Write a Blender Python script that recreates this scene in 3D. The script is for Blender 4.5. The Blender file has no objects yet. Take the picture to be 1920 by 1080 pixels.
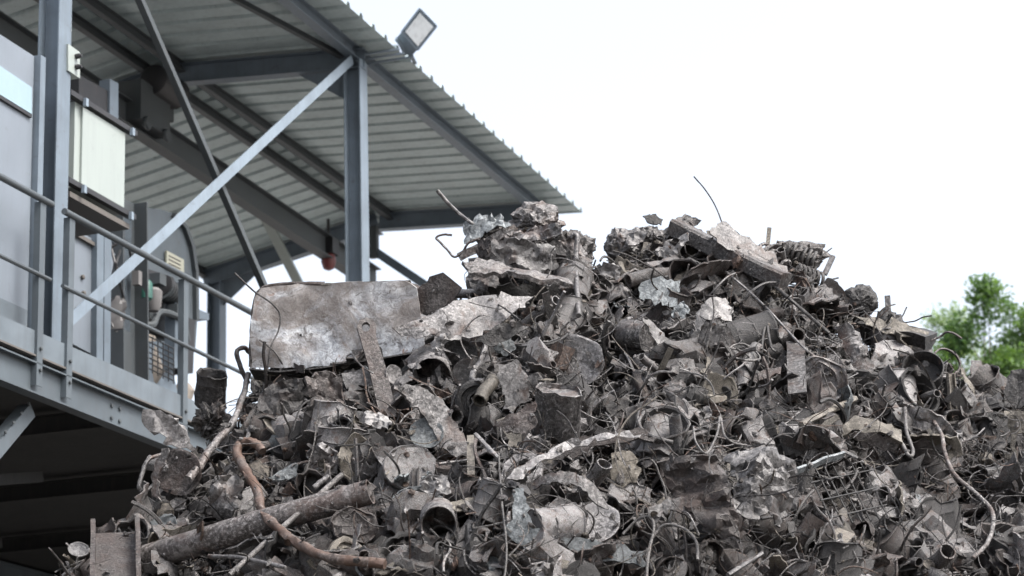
import bpy, math, random
import numpy as np
from mathutils import Vector, Matrix, noise
from mathutils.geometry import delaunay_2d_cdt

SC = bpy.context.scene
COL = SC.collection
RNG = np.random.default_rng(11)
random.seed(5)
rad = math.radians

# ------------------------------------------------------------------ camera
EYE = np.array([0., 0., 1.7])
FPX = 4580.; PITCH = rad(15.5); ROLL = rad(1.66)
r0 = np.array([1., 0, 0]); f0 = np.array([0, math.cos(PITCH), math.sin(PITCH)]); u0 = np.cross(r0, f0)
cR, sR = math.cos(ROLL), math.sin(ROLL)
CX = r0 * cR - u0 * sR; CY = r0 * sR + u0 * cR; CB = -f0
cam = bpy.data.cameras.new('camera'); camo = bpy.data.objects.new('camera', cam); COL.objects.link(camo)
cam.sensor_width = 36; cam.lens = FPX / 1920 * 36; cam.clip_end = 3000; cam.clip_start = .1
M = Matrix.Identity(4)
for i in range(3):
    M[i][0] = CX[i]; M[i][1] = CY[i]; M[i][2] = CB[i]; M[i][3] = EYE[i]
camo.matrix_world = M
cam.dof.use_dof = True; cam.dof.focus_distance = 12.4; cam.dof.aperture_fstop = 3.6; cam.dof.aperture_blades = 7
SC.camera = camo

# ------------------------------------------------------------------ world, sun, exposure
SUN_EL, SUN_AZ = rad(56), rad(118)      # veiled sun high on the right, a little behind the camera
world = bpy.data.worlds.new('World'); SC.world = world; world.use_nodes = True
nt = world.node_tree; nt.nodes.clear()
sky = nt.nodes.new('ShaderNodeTexSky'); sky.sky_type = 'NISHITA'; sky.sun_disc = False
sky.sun_elevation = SUN_EL; sky.sun_rotation = SUN_AZ; sky.air_density = 1.0; sky.dust_density = 6.0; sky.ozone_density = 1.0
hs = nt.nodes.new('ShaderNodeHueSaturation'); hs.inputs['Saturation'].default_value = .48
bg = nt.nodes.new('ShaderNodeBackground'); bg.inputs['Strength'].default_value = .15
wo = nt.nodes.new('ShaderNodeOutputWorld')
nt.links.new(sky.outputs[0], hs.inputs['Color']); nt.links.new(hs.outputs[0], bg.inputs['Color']); nt.links.new(bg.outputs[0], wo.inputs[0])
sun = bpy.data.lights.new('sun', 'SUN'); sun.energy = 1.5; sun.angle = rad(26); sun.color = (1, .985, .96)
suno = bpy.data.objects.new('sun', sun); COL.objects.link(suno)
sd = Vector((math.sin(SUN_AZ) * math.cos(SUN_EL), math.cos(SUN_AZ) * math.cos(SUN_EL), math.sin(SUN_EL)))
suno.rotation_euler = sd.to_track_quat('Z', 'Y').to_euler()
SC.view_settings.view_transform = 'Standard'; SC.view_settings.look = 'None'
SC.view_settings.gamma = 1; SC.view_settings.use_curve_mapping = False
SC.view_settings.exposure = 1.55
SC.render.engine = 'CYCLES'
SC.cycles.use_denoising = True
SC.cycles.max_bounces = 6; SC.cycles.diffuse_bounces = 4

# ------------------------------------------------------------------ geometry helpers
def nrm(v):
    v = np.asarray(v, float); return v / np.linalg.norm(v)
def ray(px, py):
    return nrm(f0 * FPX + CX * (px - 960) + CY * (540 - py))
def proj(p):
    q = np.asarray(p) - EYE; z = q @ f0
    return 960 + q @ CX / z * FPX, 540 - q @ CY / z * FPX

class MB:
    def __init__(s): s.V = []; s.F = []; s.n = 0
    def add(s, V, F):
        V = np.asarray(V, float).reshape(-1, 3)
        s.V.append(V); s.F += [tuple(i + s.n for i in f) for f in F]; s.n += len(V); return s
    def arr(s): return np.concatenate(s.V) if s.V else np.zeros((0, 3))

def box(c, ax, h):
    """c centre, ax three unit axes, h half sizes"""
    c = np.asarray(c, float); V = []
    for i in (-1, 1):
        for j in (-1, 1):
            for k in (-1, 1):
                V.append(c + np.asarray(ax[0]) * h[0] * i + np.asarray(ax[1]) * h[1] * j + np.asarray(ax[2]) * h[2] * k)
    F = [(0, 1, 3, 2), (4, 6, 7, 5), (0, 4, 5, 1), (2, 3, 7, 6), (0, 2, 6, 4), (1, 5, 7, 3)]
    return np.array(V), F
def extrude(prof, p0, p1, xd):
    p0 = np.asarray(p0, float); p1 = np.asarray(p1, float); z = nrm(p1 - p0)
    x = np.asarray(xd, float); x = nrm(x - z * (x @ z)); y = np.cross(z, x)
    n = len(prof); V = [p0 + x * a + y * b for a, b in prof] + [p1 + x * a + y * b for a, b in prof]
    F = [(i, (i + 1) % n, n + (i + 1) % n, n + i) for i in range(n)] + [tuple(range(n - 1, -1, -1)), tuple(range(n, 2 * n))]
    return np.array(V), F
def I_prof(h, b, tf=.011, tw=.008):
    H, B = h / 2, b / 2
    return [(-H, -B), (-H + tf, -B), (-H + tf, -tw / 2), (H - tf, -tw / 2), (H - tf, -B), (H, -B), (H, B), (H - tf, B), (H - tf, tw / 2), (-H + tf, tw / 2), (-H + tf, B), (-H, B)]
def rect(a, b): return [(-a / 2, -b / 2), (a / 2, -b / 2), (a / 2, b / 2), (-a / 2, b / 2)]
def L_prof(a, b, t): return [(0, 0), (a, 0), (a, t), (t, t), (t, b), (0, b)]
def U_prof(w, d, t): return [(-w / 2, 0), (w / 2, 0), (w / 2, d), (w / 2 - t, d), (w / 2 - t, t), (-w / 2 + t, t), (-w / 2 + t, d), (-w / 2, d)]
def smooth_path(pts, sub=5):
    P = np.asarray(pts, float)
    if len(P) < 3: return P
    Q = np.vstack([2 * P[0] - P[1], P, 2 * P[-1] - P[-2]]); out = []
    for i in range(1, len(Q) - 2):
        for t in np.linspace(0, 1, sub, endpoint=False):
            a, b, c, d = Q[i - 1], Q[i], Q[i + 1], Q[i + 2]
            out.append(.5 * ((2 * b) + (-a + c) * t + (2 * a - 5 * b + 4 * c - d) * t * t + (-a + 3 * b - 3 * c + d) * t ** 3))
    out.append(P[-1]); return np.array(out)
def tube(path, r, sides=6, hollow=0.0, wob=0.0, rng=None):
    P = np.asarray(path, float); n = len(P); R = np.full(n, r, float) if np.isscalar(r) else np.asarray(r, float)
    T = np.gradient(P, axis=0); T /= np.linalg.norm(T, axis=1)[:, None] + 1e-12
    x = np.cross(T[0], [0.31, .2, .93]); x = nrm(x); V = []
    def ring(i, x, y, rr):
        a = np.arange(sides) * 2 * math.pi / sides
        w = 1 + (rng.normal(0, wob, sides) if wob else 0)
        return P[i] + np.outer(np.cos(a) * rr * w, x) + np.outer(np.sin(a) * rr * w, y)
    fr = []
    for i in range(n):
        x = nrm(x - T[i] * (x @ T[i])); y = np.cross(T[i], x); fr.append((x, y)); V.append(ring(i, x, y, R[i]))
    F = [(i * sides + j, i * sides + (j + 1) % sides, (i + 1) * sides + (j + 1) % sides, (i + 1) * sides + j) for i in range(n - 1) for j in range(sides)]
    if hollow:
        o = n * sides
        for i in range(n): V.append(ring(i, *fr[i], R[i] - hollow))
        F += [(o + i * sides + (j + 1) % sides, o + i * sides + j, o + (i + 1) * sides + j, o + (i + 1) * sides + (j + 1) % sides) for i in range(n - 1) for j in range(sides)]
        e = (n - 1) * sides
        F += [((j + 1) % sides, j, o + j, o + (j + 1) % sides) for j in range(sides)]
        F += [(e + j, e + (j + 1) % sides, o + e + (j + 1) % sides, o + e + j) for j in range(sides)]
    else:
        F += [tuple(range(sides - 1, -1, -1)), tuple((n - 1) * sides + j for j in range(sides))]
    return np.concatenate(V), F
def lathe(prof, seg=20, close=False):
    V = []; n = len(prof); a = np.arange(seg) * 2 * math.pi / seg
    for r, h in prof: V.append(np.stack([np.cos(a) * r, np.sin(a) * r, np.full(seg, h)], 1))
    F = [(i * seg + j, i * seg + (j + 1) % seg, (i + 1) * seg + (j + 1) % seg, (i + 1) * seg + j) for i in range(n - 1) for j in range(seg)]
    if close: F += [((n - 1) * seg + j, (n - 1) * seg + (j + 1) % seg, (j + 1) % seg, j) for j in range(seg)]
    else: F += [tuple(range(seg - 1, -1, -1)), tuple((n - 1) * seg + j for j in range(seg))]
    return np.concatenate(V), F
def solidify(V, F, th):
    V = np.asarray(V, float); N = np.zeros_like(V); E = {}
    for f in F:
        p = V[list(f)]; nn = np.cross(p[1] - p[0], p[2] - p[0])
        if len(f) == 4: nn = np.cross(p[2] - p[0], p[3] - p[1])
        for i in f: N[i] += nn
        for a, b in zip(f, f[1:] + f[:1]):
            if (b, a) in E: del E[(b, a)]
            else: E[(a, b)] = 1
    N /= np.linalg.norm(N, axis=1)[:, None] + 1e-12
    n = len(V); W = np.vstack([V + N * th / 2, V - N * th / 2])
    G = list(F) + [tuple(i + n for i in f[::-1]) for f in F] + [(b, a, a + n, b + n) for a, b in E]
    return W, G
def frame_to(axis, hint=(.2, .1, 1)):
    z = nrm(axis); x = np.cross(hint, z)
    if np.linalg.norm(x) < 1e-3: x = np.cross((1, 0, 0), z)
    x = nrm(x); return np.stack([x, np.cross(z, x), z])
def crumple(S, amp, k, rng, L):
    """folded relief for flat points S (n,2) spread over about L metres"""
    z = np.zeros(len(S))
    for _ in range(k):
        a = rng.uniform(0, 2 * math.pi); d = np.array([math.cos(a), math.sin(a)])
        s = S @ d; o = rng.uniform(-.4, .4) * L
        z += rng.uniform(-1, 1) * amp * np.abs(s - o) / L * 1.6
    o = rng.uniform(-50, 50, 2)
    z += amp * .55 * np.array([noise.noise(((p[0] + o[0]) * 4.5 / L, (p[1] + o[1]) * 4.5 / L, 0.3)) for p in S])
    z += amp * .38 * np.array([noise.noise(((p[0] + o[1]) * 11 / L, (p[1] + o[0]) * 11 / L, 1.3)) for p in S])
    return z - z.mean()

def mesh_of(name, V, F, smooth=True, ang=38):
    me = bpy.data.meshes.new(name)
    me.from_pydata([tuple(v) for v in V], [], F)
    if smooth:
        me.polygons.foreach_set('use_smooth', [True] * len(me.polygons))
        me.set_sharp_from_angle(angle=rad(ang))
    me.update(); return me
def tag(o, label=None, cat=None, group=None, kind=None):
    for k, v in (('label', label), ('category', cat), ('group', group), ('kind', kind)):
        if v: o[k] = v
    return o
ORI = {}
def build(name, mb, mat, parent=None, smooth=False, origin=None, ang=38):
    V = mb.arr() if isinstance(mb, MB) else mb[0]; F = mb.F if isinstance(mb, MB) else mb[1]
    if parent is not None: o0 = ORI[parent.name]
    elif origin is not None: o0 = np.asarray(origin, float)
    else: o0 = (V.min(0) + V.max(0)) / 2
    me = mesh_of(name, V - o0, F, smooth, ang); me.materials.append(mat)
    o = bpy.data.objects.new(name, me); COL.objects.link(o)
    if parent is not None: o.parent = parent
    else: o.location = o0
    ORI[o.name] = o0; return o
def empty(name, loc, label, cat, group=None):
    o = bpy.data.objects.new(name, None); COL.objects.link(o); o.location = loc; o.empty_display_size = .2
    ORI[o.name] = np.asarray(loc, float); return tag(o, label, cat, group)

# ------------------------------------------------------------------ materials
def mat_new(name):
    m = bpy.data.materials.new(name); m.use_nodes = True; t = m.node_tree; return m, t, t.nodes['Principled BSDF']
def N(t, typ, **kw):
    n = t.nodes.new(typ)
    for k, v in kw.items(): setattr(n, k, v)
    return n
def ramp(t, fac, stops):
    r = N(t, 'ShaderNodeValToRGB'); e = r.color_ramp.elements
    while len(e) < len(stops): e.new(.5)
    for el, (p, c) in zip(e, stops): el.position = p; el.color = (c[0], c[1], c[2], 1)
    t.links.new(fac, r.inputs[0]); return r.outputs[0]
def noise_n(t, vec, scale, detail=5, rough=.6, dist=0):
    n = N(t, 'ShaderNodeTexNoise'); n.inputs['Scale'].default_value = scale; n.inputs['Detail'].default_value = detail
    n.inputs['Roughness'].default_value = rough; n.inputs['Distortion'].default_value = dist
    t.links.new(vec, n.inputs['Vector']); return n.outputs['Fac']
def mixc(t, f, a, b, bt='MIX'):
    m = N(t, 'ShaderNodeMix', data_type='RGBA', blend_type=bt)
    for s, v in ((m.inputs[0], f), (m.inputs[6], a), (m.inputs[7], b)):
        if hasattr(v, 'links') or isinstance(v, bpy.types.NodeSocket): t.links.new(v, s)
        else: s.default_value = v if not isinstance(v, tuple) else (v[0], v[1], v[2], 1)
    return m.outputs[2]
SCRAP_K = .47
def scrap_mat(name, dark, mid, light, rust=(.13, .066, .042), rust_lo=.55, rust_hi=.75, sc=1.0, spk=(.45, .535), metal=.22, rough=.56, tint=False, vary=.5):
    kk = .15 if name in ('bluish_scrap', 'tan_scrap', 'orange_rust') else .6
    def cool(c_, k=kk): g_ = sum(c_) / 3; return tuple((x * (1 - k) + g_ * h_ * k) * SCRAP_K for x, h_ in zip(c_, (1.03, .982, .975)))
    dark, mid, light, rust = cool(dark), cool(mid), cool(light), cool(rust, .25)
    m, t, b = mat_new(name)
    tc = N(t, 'ShaderNodeTexCoord'); oi = N(t, 'ShaderNodeObjectInfo')
    ad = N(t, 'ShaderNodeVectorMath', operation='ADD'); mu = N(t, 'ShaderNodeMath', operation='MULTIPLY'); mu.inputs[1].default_value = 37.3
    t.links.new(oi.outputs['Random'], mu.inputs[0]); t.links.new(tc.outputs['Object'], ad.inputs[0]); t.links.new(mu.outputs[0], ad.inputs[1])
    v = ad.outputs[0]
    nb = noise_n(t, v, 7 * sc, 8, .68, 1.0); nf = noise_n(t, v, 62 * sc, 6, .7, .3); nr = noise_n(t, v, 4.3 * sc, 6, .7, .9)
    base = ramp(t, nb, [(.3, dark), (.5, mid), (.72, light)])
    n3 = noise_n(t, v, 26 * sc, 9, .76, 1.2); ns = noise_n(t, v, 3.1 * sc, 5, .6, .4)
    c = mixc(t, ramp(t, n3, [(.36, (0, 0, 0)), (.64, (1, 1, 1))]), mixc(t, .5, base, dark), mixc(t, .3, base, light))
    pits = ramp(t, nf, [(.38, (.9,) * 3), (.46, (0, 0, 0))]); dust_glints = ramp(t, nf, [(spk[1] - .01, (0, 0, 0)), (spk[1] + .06, (.95,) * 3)])
    worn = ramp(t, ns, [(.36, (.45,) * 3), (.6, (1, 1, 1))])
    c = mixc(t, mixc(t, 1., pits, worn, 'MULTIPLY'), c, tuple(x * .45 for x in dark))
    c = mixc(t, mixc(t, 1., dust_glints, worn, 'MULTIPLY'), c, tuple(min(.85, x * 1.08) for x in light))  # whitish dust together with wet highlights painted into the colour
    rm = ramp(t, nr, [(rust_lo, (0, 0, 0)), (rust_hi, (1, 1, 1))])
    rr = mixc(t, nf, tuple(x * .5 for x in rust), tuple(x * 1.6 for x in rust))
    c = mixc(t, rm, c, rr)
    mr = N(t, 'ShaderNodeMapRange'); mr.inputs[3].default_value = 1 - vary; mr.inputs[4].default_value = 1 + vary * .55
    t.links.new(oi.outputs['Random'], mr.inputs[0])
    cc = N(t, 'ShaderNodeCombineColor')
    for i in range(3): t.links.new(mr.outputs[0], cc.inputs[i])
    c = mixc(t, 1.0, c, cc.outputs[0], 'MULTIPLY')
    if tint:
        at = N(t, 'ShaderNodeAttribute', attribute_name='tint'); c = mixc(t, 1.0, c, at.outputs['Color'], 'MULTIPLY')
    t.links.new(c, b.inputs['Base Color'])
    b.inputs['Metallic'].default_value = metal * .9; b.inputs['Specular IOR Level'].default_value = .45
    rg = N(t, 'ShaderNodeMapRange'); rg.inputs[3].default_value = rough - .2; rg.inputs[4].default_value = min(1, rough + .2)
    t.links.new(nf, rg.inputs[0]); t.links.new(rg.outputs[0], b.inputs['Roughness'])
    bu = N(t, 'ShaderNodeBump'); bu.inputs['Strength'].default_value = .7; bu.inputs['Distance'].default_value = {'scaled_pipe': .004, 'orange_rust': .004, 'wire_scrap': .006, 'galvanised_scrap': .006, 'grey_scrap': .008, 'pale_scrap': .006, 'tan_scrap': .008, 'bluish_scrap': .008}.get(name, .014)
    t.links.new(nf, bu.inputs['Height']); t.links.new(bu.outputs[0], b.inputs['Normal'])
    return m
def paint_mat(name, col, rough=.5, metal=.0, var=.18, sc=3., streak=0, dirt=(.06, .055, .05), dirt_amt=.25):
    m, t, b = mat_new(name); tc = N(t, 'ShaderNodeTexCoord'); v = tc.outputs['Object']
    n1 = noise_n(t, v, sc, 6, .65, .3)
    mp = N(t, 'ShaderNodeMapping'); mp.inputs['Scale'].default_value = (14, 14, 1.2); t.links.new(v, mp.inputs[0])
    n2 = noise_n(t, mp.outputs[0], 1.6, 5, .65)
    c = ramp(t, n1, [(.3, tuple(x * (1 - var) for x in col)), (.7, tuple(min(1, x * (1 + var)) for x in col))])
    n4 = noise_n(t, v, 11, 8, .72, .4); chip = ramp(t, n4, [(.60, (0, 0, 0)), (.70, (min(1, dirt_amt * 2.2),) * 3)]); c = mixc(t, chip, c, mixc(t, .5, tuple(x * .5 for x in col), (.07, .045, .033)))
    dm = ramp(t, n2, [(.48, (0, 0, 0)), (.75, (dirt_amt,) * 3)])
    c = mixc(t, dm, c, dirt); t.links.new(c, b.inputs['Base Color'])
    b.inputs['Metallic'].default_value = metal * .9; b.inputs['Specular IOR Level'].default_value = .45
    rg = N(t, 'ShaderNodeMapRange'); rg.inputs[3].default_value = rough - .12; rg.inputs[4].default_value = rough + .15
    t.links.new(n1, rg.inputs[0]); t.links.new(rg.outputs[0], b.inputs['Roughness'])
    return m

MT = {}
MT['gal'] = scrap_mat('galvanised_scrap', (.085, .08, .08), (.26, .25, .25), (.5, .49, .49), rust_lo=.53, rust_hi=.7, metal=.35, rough=.5)
MT['mud'] = scrap_mat('muddy_scrap', (.034, .029, .027), (.115, .1, .093), (.4, .375, .36), rust_lo=.5, rust_hi=.74)
MT['grey'] = scrap_mat('grey_scrap', (.045, .041, .041), (.17, .158, .155), (.46, .445, .44), rust_lo=.5, rust_hi=.7, metal=.3)
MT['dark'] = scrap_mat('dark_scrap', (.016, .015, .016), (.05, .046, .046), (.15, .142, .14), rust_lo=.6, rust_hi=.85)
MT['rust'] = scrap_mat('rusty_scrap', (.03, .021, .018), (.09, .06, .05), (.33, .28, .26), rust=(.095, .05, .036), rust_lo=.44, rust_hi=.7)
MT['orange'] = scrap_mat('orange_rust', (.045, .03, .025), (.13, .09, .072), (.36, .3, .27), rust=(.17, .083, .047), rust_lo=.4, rust_hi=.62, vary=.1)
MT['tan'] = scrap_mat('tan_scrap', (.09, .075, .055), (.22, .19, .15), (.42, .38, .32), rust_lo=.6, rust_hi=.85)
MT['white'] = scrap_mat('pale_scrap', (.12, .115, .11), (.33, .32, .31), (.62, .61, .6), rust_lo=.66, rust_hi=.85, spk=(.34, .56), vary=.15)
MT['blue'] = scrap_mat('bluish_scrap', (.09, .105, .115), (.24, .27, .285), (.46, .5, .52), rust_lo=.6, rust_hi=.8, metal=.35)
MT['wire'] = scrap_mat('wire_scrap', (.05, .044, .04), (.15, .135, .125), (.33, .31, .29), rust_lo=.58, rust_hi=.8, sc=1.6)
MT['stuff'] = scrap_mat('small_scrap', (.026, .023, .022), (.075, .068, .065), (.26, .25, .245), rust_lo=.62, rust_hi=.85, tint=True, vary=0)  # colour darkened so the gaps between larger pieces read as shade
MT['core'] = scrap_mat('packed_scrap', (.016, .014, .014), (.045, .04, .038), (.12, .11, .105), rust_lo=.7, rust_hi=.9, vary=0)
MT['steel'] = paint_mat('blue_grey_steel', (.12, .15, .18), .5, .1)
MT['steel_light'] = paint_mat('light_blue_grey_steel', (.17, .21, .25), .5, .1)
MT['steel_plat'] = paint_mat('platform_steel', (.07, .085, .097), .55, .1)
MT['steel_toe'] = paint_mat('toe_board_steel', (.1, .12, .137), .55, .1)
MT['ragw'] = paint_mat('white_rag', (.16, .155, .155), .9)
MT['steel_dark'] = paint_mat('dark_grey_steel', (.05, .058, .063), .6, .1)
MT['roof'] = paint_mat('roof_sheet', (.38, .445, .45), .5, .15, .12)
MT['rail'] = paint_mat('rail_paint', (.05, .06, .067), .5, .0)
MT['panel'] = paint_mat('grey_panel', (.15, .172, .198), .4, .1, .1, 1.5, dirt_amt=.1)
MT['cream'] = paint_mat('cream_box', (.25, .28, .265), .4, 0, .04, 2, dirt_amt=.1)
MT['glass'] = paint_mat('pale_glass', (.22, .3, .34), .12, 0, .05, dirt_amt=.05)
MT['lamp_glass'] = paint_mat('lamp_glass', (.8, .84, .86), .2, .1, .1)
MT['deck_shade'] = paint_mat('shaded_steel', (.014, .015, .016), .8)  # near-black steel: the shade under the deck is put into its colour
MT['black'] = paint_mat('black_plastic', (.015, .015, .017), .5)
MT['yellow'] = paint_mat('label_cream', (.3, .3, .24), .5, 0, .05, dirt_amt=.1)
MT['green'] = paint_mat('green_cap', (.02, .09, .07), .4)
MT['redp'] = paint_mat('red_paint', (.12, .016, .016), .4)
MT['beige'] = paint_mat('beige_sack', (.2, .175, .15), .8)
MT['grate'] = paint_mat('grating', (.09, .082, .075), .7)
MT['concrete'] = paint_mat('dark_concrete', (.022, .022, .022), .9, 0, .3, 1.2)  # darkened so the space under the deck reads as shade
def ground_mat():
    m, t, b = mat_new('dusty_ground'); tc = N(t, 'ShaderNodeTexCoord'); v = tc.outputs['Object']
    n = noise_n(t, v, .6, 9, .7); c = ramp(t, n, [(.3, (.12, .112, .104)), (.7, (.26, .248, .235))]); t.links.new(c, b.inputs['Base Color'])
    b.inputs['Roughness'].default_value = .95
    bu = N(t, 'ShaderNodeBump'); bu.inputs['Distance'].default_value = .05; t.links.new(noise_n(t, v, 9, 8, .7), bu.inputs['Height']); t.links.new(bu.outputs[0], b.inputs['Normal'])
    return m
def leaf_mat(name, a, c2):
    m, t, b = mat_new(name); tc = N(t, 'ShaderNodeTexCoord')
    at = N(t, 'ShaderNodeAttribute', attribute_name='tint')
    c = mixc(t, at.outputs['Fac'], a, c2); t.links.new(c, b.inputs['Base Color']); b.inputs['Roughness'].default_value = .55
    tr = N(t, 'ShaderNodeBsdfTranslucent'); c3 = mixc(t, 1., c, (1.5, 1.6, .7), 'MULTIPLY'); t.links.new(c3, tr.inputs[0])
    mx = N(t, 'ShaderNodeMixShader'); mx.inputs[0].default_value = .45
    t.links.new(b.outputs[0], mx.inputs[1]); t.links.new(tr.outputs[0], mx.inputs[2])
    t.links.new(mx.outputs[0], t.nodes['Material Output'].inputs[0]); return m
MT['leaf'] = leaf_mat('green_leaf', (.036, .085, .032), (.125, .2, .062))
MT['leaf_hazed'] = leaf_mat('hazed_leaf', (.13, .19, .11), (.24, .31, .18))  # lighter green, distance haze mixed into the leaf colour
MT['bark'] = paint_mat('bark', (.12, .1, .08), .9, 0, .3, 8)

# ------------------------------------------------------------------ ground
g = 1500.
build('ground', (np.array([(-g, -g, 0), (g, -g, 0), (g, g, 0), (-g, g, 0)]), [(0, 1, 2, 3)]), ground_mat(), origin=(0, 0, 0))['kind'] = 'structure'

# ------------------------------------------------------------------ shed frame of reference: t along the ridge, w across (left), z up
AZ = rad(19.1)
D1 = np.array([math.sin(AZ), math.cos(AZ), 0]); WL = np.array([-math.cos(AZ), math.sin(AZ), 0]); UP = np.array([0, 0, 1.])
_c = ray(668, 300); C0 = _c / math.hypot(_c[0], _c[1]) * 22.; C0[2] = 0
ZE = 1.7                                     # eye height added to heights measured from the eye
def P(t, w, z): return np.array([C0[0], C0[1], 0]) + D1 * t + WL * w + UP * (z + ZE)
def hit(px, py, w):                          # ray of the photo met with the upright plane at offset w
    v = ray(px, py); s = (C0 @ WL + w) / (v @ WL); return EYE + v * s
def plate_px(poly, w0, w1):                  # upright plate facing -w, outline measured on the plane w0, depth to w1
    A = np.array([hit(x, y, w0) for x, y in poly]); B = A + WL * (w1 - w0); n = len(poly)
    F = [tuple(range(n)), tuple(range(2 * n - 1, n - 1, -1))] + [(i, n + i, n + (i + 1) % n, (i + 1) % n) for i in range(n)]
    return np.vstack([A, B]), F
def zr(w): return 8.5 + .07 * (w + .42) if w <= 2 else 8.67 - .19 * (w - 2)

shed = empty('steel_canopy', P(0, 0, -ZE), 'open steel canopy with a corrugated gable roof above the railed platform', 'canopy')
def beam(name, p0, p1, prof, xd, mat='steel', parent=shed): return build(name, extrude(prof, p0, p1, xd), MT[mat], parent)
# columns
for t_ in (-5.62, 0, 5.4):
    beam('column', P(t_, 0, 4.07 if t_ < 0 else -ZE), P(t_, 0, 8.38), I_prof(.17, .18), WL)
    lc = 4.12
    beam('column', P(t_, lc, 4.07 if t_ < 0 else -ZE), P(t_, lc, zr(lc) - .22), I_prof(.17, .18), WL)
    beam('rafter', P(t_, -.1, zr(-.1) - .13), P(t_, 1.99, zr(1.99) - .13), I_prof(.2, .13), UP, 'steel')
    beam('rafter', P(t_, 2.01, zr(2.01) - .13), P(t_, 4.3, zr(4.3) - .13), I_prof(.2, .13), UP, 'steel')
    hp = [(0, 0), (.55, 0), (0, -.42)]
    # haunch plates under the rafter at both columns
    for (w0, s) in ((.09, 1), (4.03, -1)):
        zt = zr(w0) - .235
        A = [P(t_ - .006, w0, zt), P(t_ - .006, w0 + s * .5, zr(w0 + s * .5) - .235), P(t_ - .006, w0, zt - .3)]
        B = [a + D1 * .012 for a in A]
        build('haunch', (np.array(A + B), [(0, 1, 2), (5, 4, 3), (0, 3, 4, 1), (1, 4, 5, 2), (2, 5, 3, 0)]), MT['steel'], shed)
T0, T1 = -7.2, 5.92
beam('eave_beam', P(T0, -.0, 8.46), P(T1 - .05, -.0, 8.46), I_prof(.13, .1), UP, 'steel')
beam('eave_beam', P(T0, 4.28, zr(4.28) - .05), P(T1 - .05, 4.28, zr(4.28) - .05), I_prof(.1, .08), UP, 'steel_dark')
for w_ in (1.84, 2.16):
    beam('purlin', P(T0, w_, zr(w_) - .06), P(T1 - .05, w_, zr(w_) - .06), I_prof(.1, .07), UP, 'steel_dark' if w_ > 1.5 else 'steel')
# roof sheets with narrow ribs, one object per sheet
def sheet_profile(w_a, w_b, slope_off=0):
    step = .30; nrib = 3; prof = []           # along t over one sheet
    for k in range(nrib):
        b = k * step
        prof += [(b + .0, 0), (b + .205, 0), (b + .225, .045), (b + .27, .045), (b + .292, 0)]
    prof.append((nrib * step + .02, .0015))
    return prof
pr = sheet_profile(0, 0)
def roof_sheet(w_a, w_b):
    V = []; F = []; n = len(pr)
    for (w_, ) in ((w_a,), (w_b,)):
        for t_, dz in pr: V.append(D1 * t_ + WL * w_ + UP * (zr(w_) + dz))
    F = [(i, i + 1, n + i + 1, n + i) for i in range(n - 1)]
    return solidify(np.array(V), F, .0014)
for (wa, wb) in ((-.375, 2.0), (2.03, 4.45)):
    V, F = roof_sheet(wa, wb); me = None
    nS = int((T1 - T0) / .9)
    for k in range(nS):
        if me is None:
            me = mesh_of('roof_sheet', V, F); me.materials.append(MT['roof'])
        o = bpy.data.objects.new('roof_sheet', me); COL.objects.link(o); o.parent = shed
        p = P(T1 - (k + 1) * .9, 0, 0) - ORI[shed.name]; p[2] = 0; o.location = p + UP * ZE
# ridge cap
build('ridge_cap', solidify(np.array([P(T0, 1.8, zr(1.8) + .055), P(T1, 1.8, zr(1.8) + .055), P(T1, 2.01, 8.73), P(T0, 2.01, 8.73), P(T1, 2.22, zr(2.22) + .055), P(T0, 2.22, zr(2.22) + .055)]),
      [(0, 1, 2, 3), (3, 2, 4, 5)], .002), MT['roof'], shed)
# wall bracing between the two near columns, and more on the far side
beam('brace', P(-5.36, -.02, 4.47), P(-.08, -.02, 8.33), L_prof(.09, .09, .009), WL, 'steel_light')
beam('brace', P(-5.42, .045, 8.36), P(-.1, .045, 4.25), L_prof(.055, .055, .007), WL, 'steel_dark')
beam('brace', hit(492, 398, 3.05), hit(572, 555, 3.05), rect(.11, .05), CX, 'cream')
beam('brace', P(5.3, 2.0, 8.15), P(5.3, 1.1, 7.45), rect(.1, .1), D1, 'steel')
beam('sag_rod', P(-3.6, .9, zr(.9) - .06), P(-.1, .1, 8.42), rect(.05, .05), UP, 'steel_dark')
# crane beam under the ridge with a hoist
beam('crane_beam', P(T0, 2.0, 7.93), P(5.3, 2.0, 7.8), I_prof(.26, .14), UP, 'steel_dark')
for t_ in (-5.5, 0, 5.25):
    beam('crane_beam_hanger', P(t_, 2.0, 8.06), P(t_, 2.0, 8.45), rect(.1, .08), WL, 'steel_dark')
h = empty('hoist_trolley', P(-.55, 2.0, 8.2), 'dark hoist trolley hanging on the crane beam under the ridge', 'hoist')
build('trolley_body', box(P(-.55, 2.0, 8.0), (D1, WL, UP), (.3, .16, .2)), MT['steel_dark'], h)
V, F = lathe([(.12, -.26), (.15, -.24), (.15, .24), (.12, .26)], 14); A = frame_to(D1)
build('motor', (V @ A + P(-.35, 1.85, 8.28), F), MT['black'], h, True)
for s in (-1, 1):
    V, F = lathe([(.06, -.02), (.07, 0), (.06, .02)], 12); build('wheel', (V @ frame_to(WL) + P(-.55 + s * .2, 1.82, 7.78), F), MT['steel_dark'], h, True)
h2 = empty('hoist_block', P(4.15, 2.0, 7.75), 'small red hoist block hanging from the far end of the crane beam', 'hoist')
p = hit(616, 478, 2.0)
build('block', box(p + UP * .09, (D1, WL, UP), (.09, .09, .09)), MT['black'], h2)
V, F = lathe([(.02, -.12), (.06, -.1), (.085, -.02), (.07, .07), (.03, .09)], 14); build('red_body', (V + p - UP * .06, F), MT['redp'], h2, True)
build('chain', tube([p + UP * .15, p + UP * .42], .018, 6), MT['black'], h2)

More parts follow.
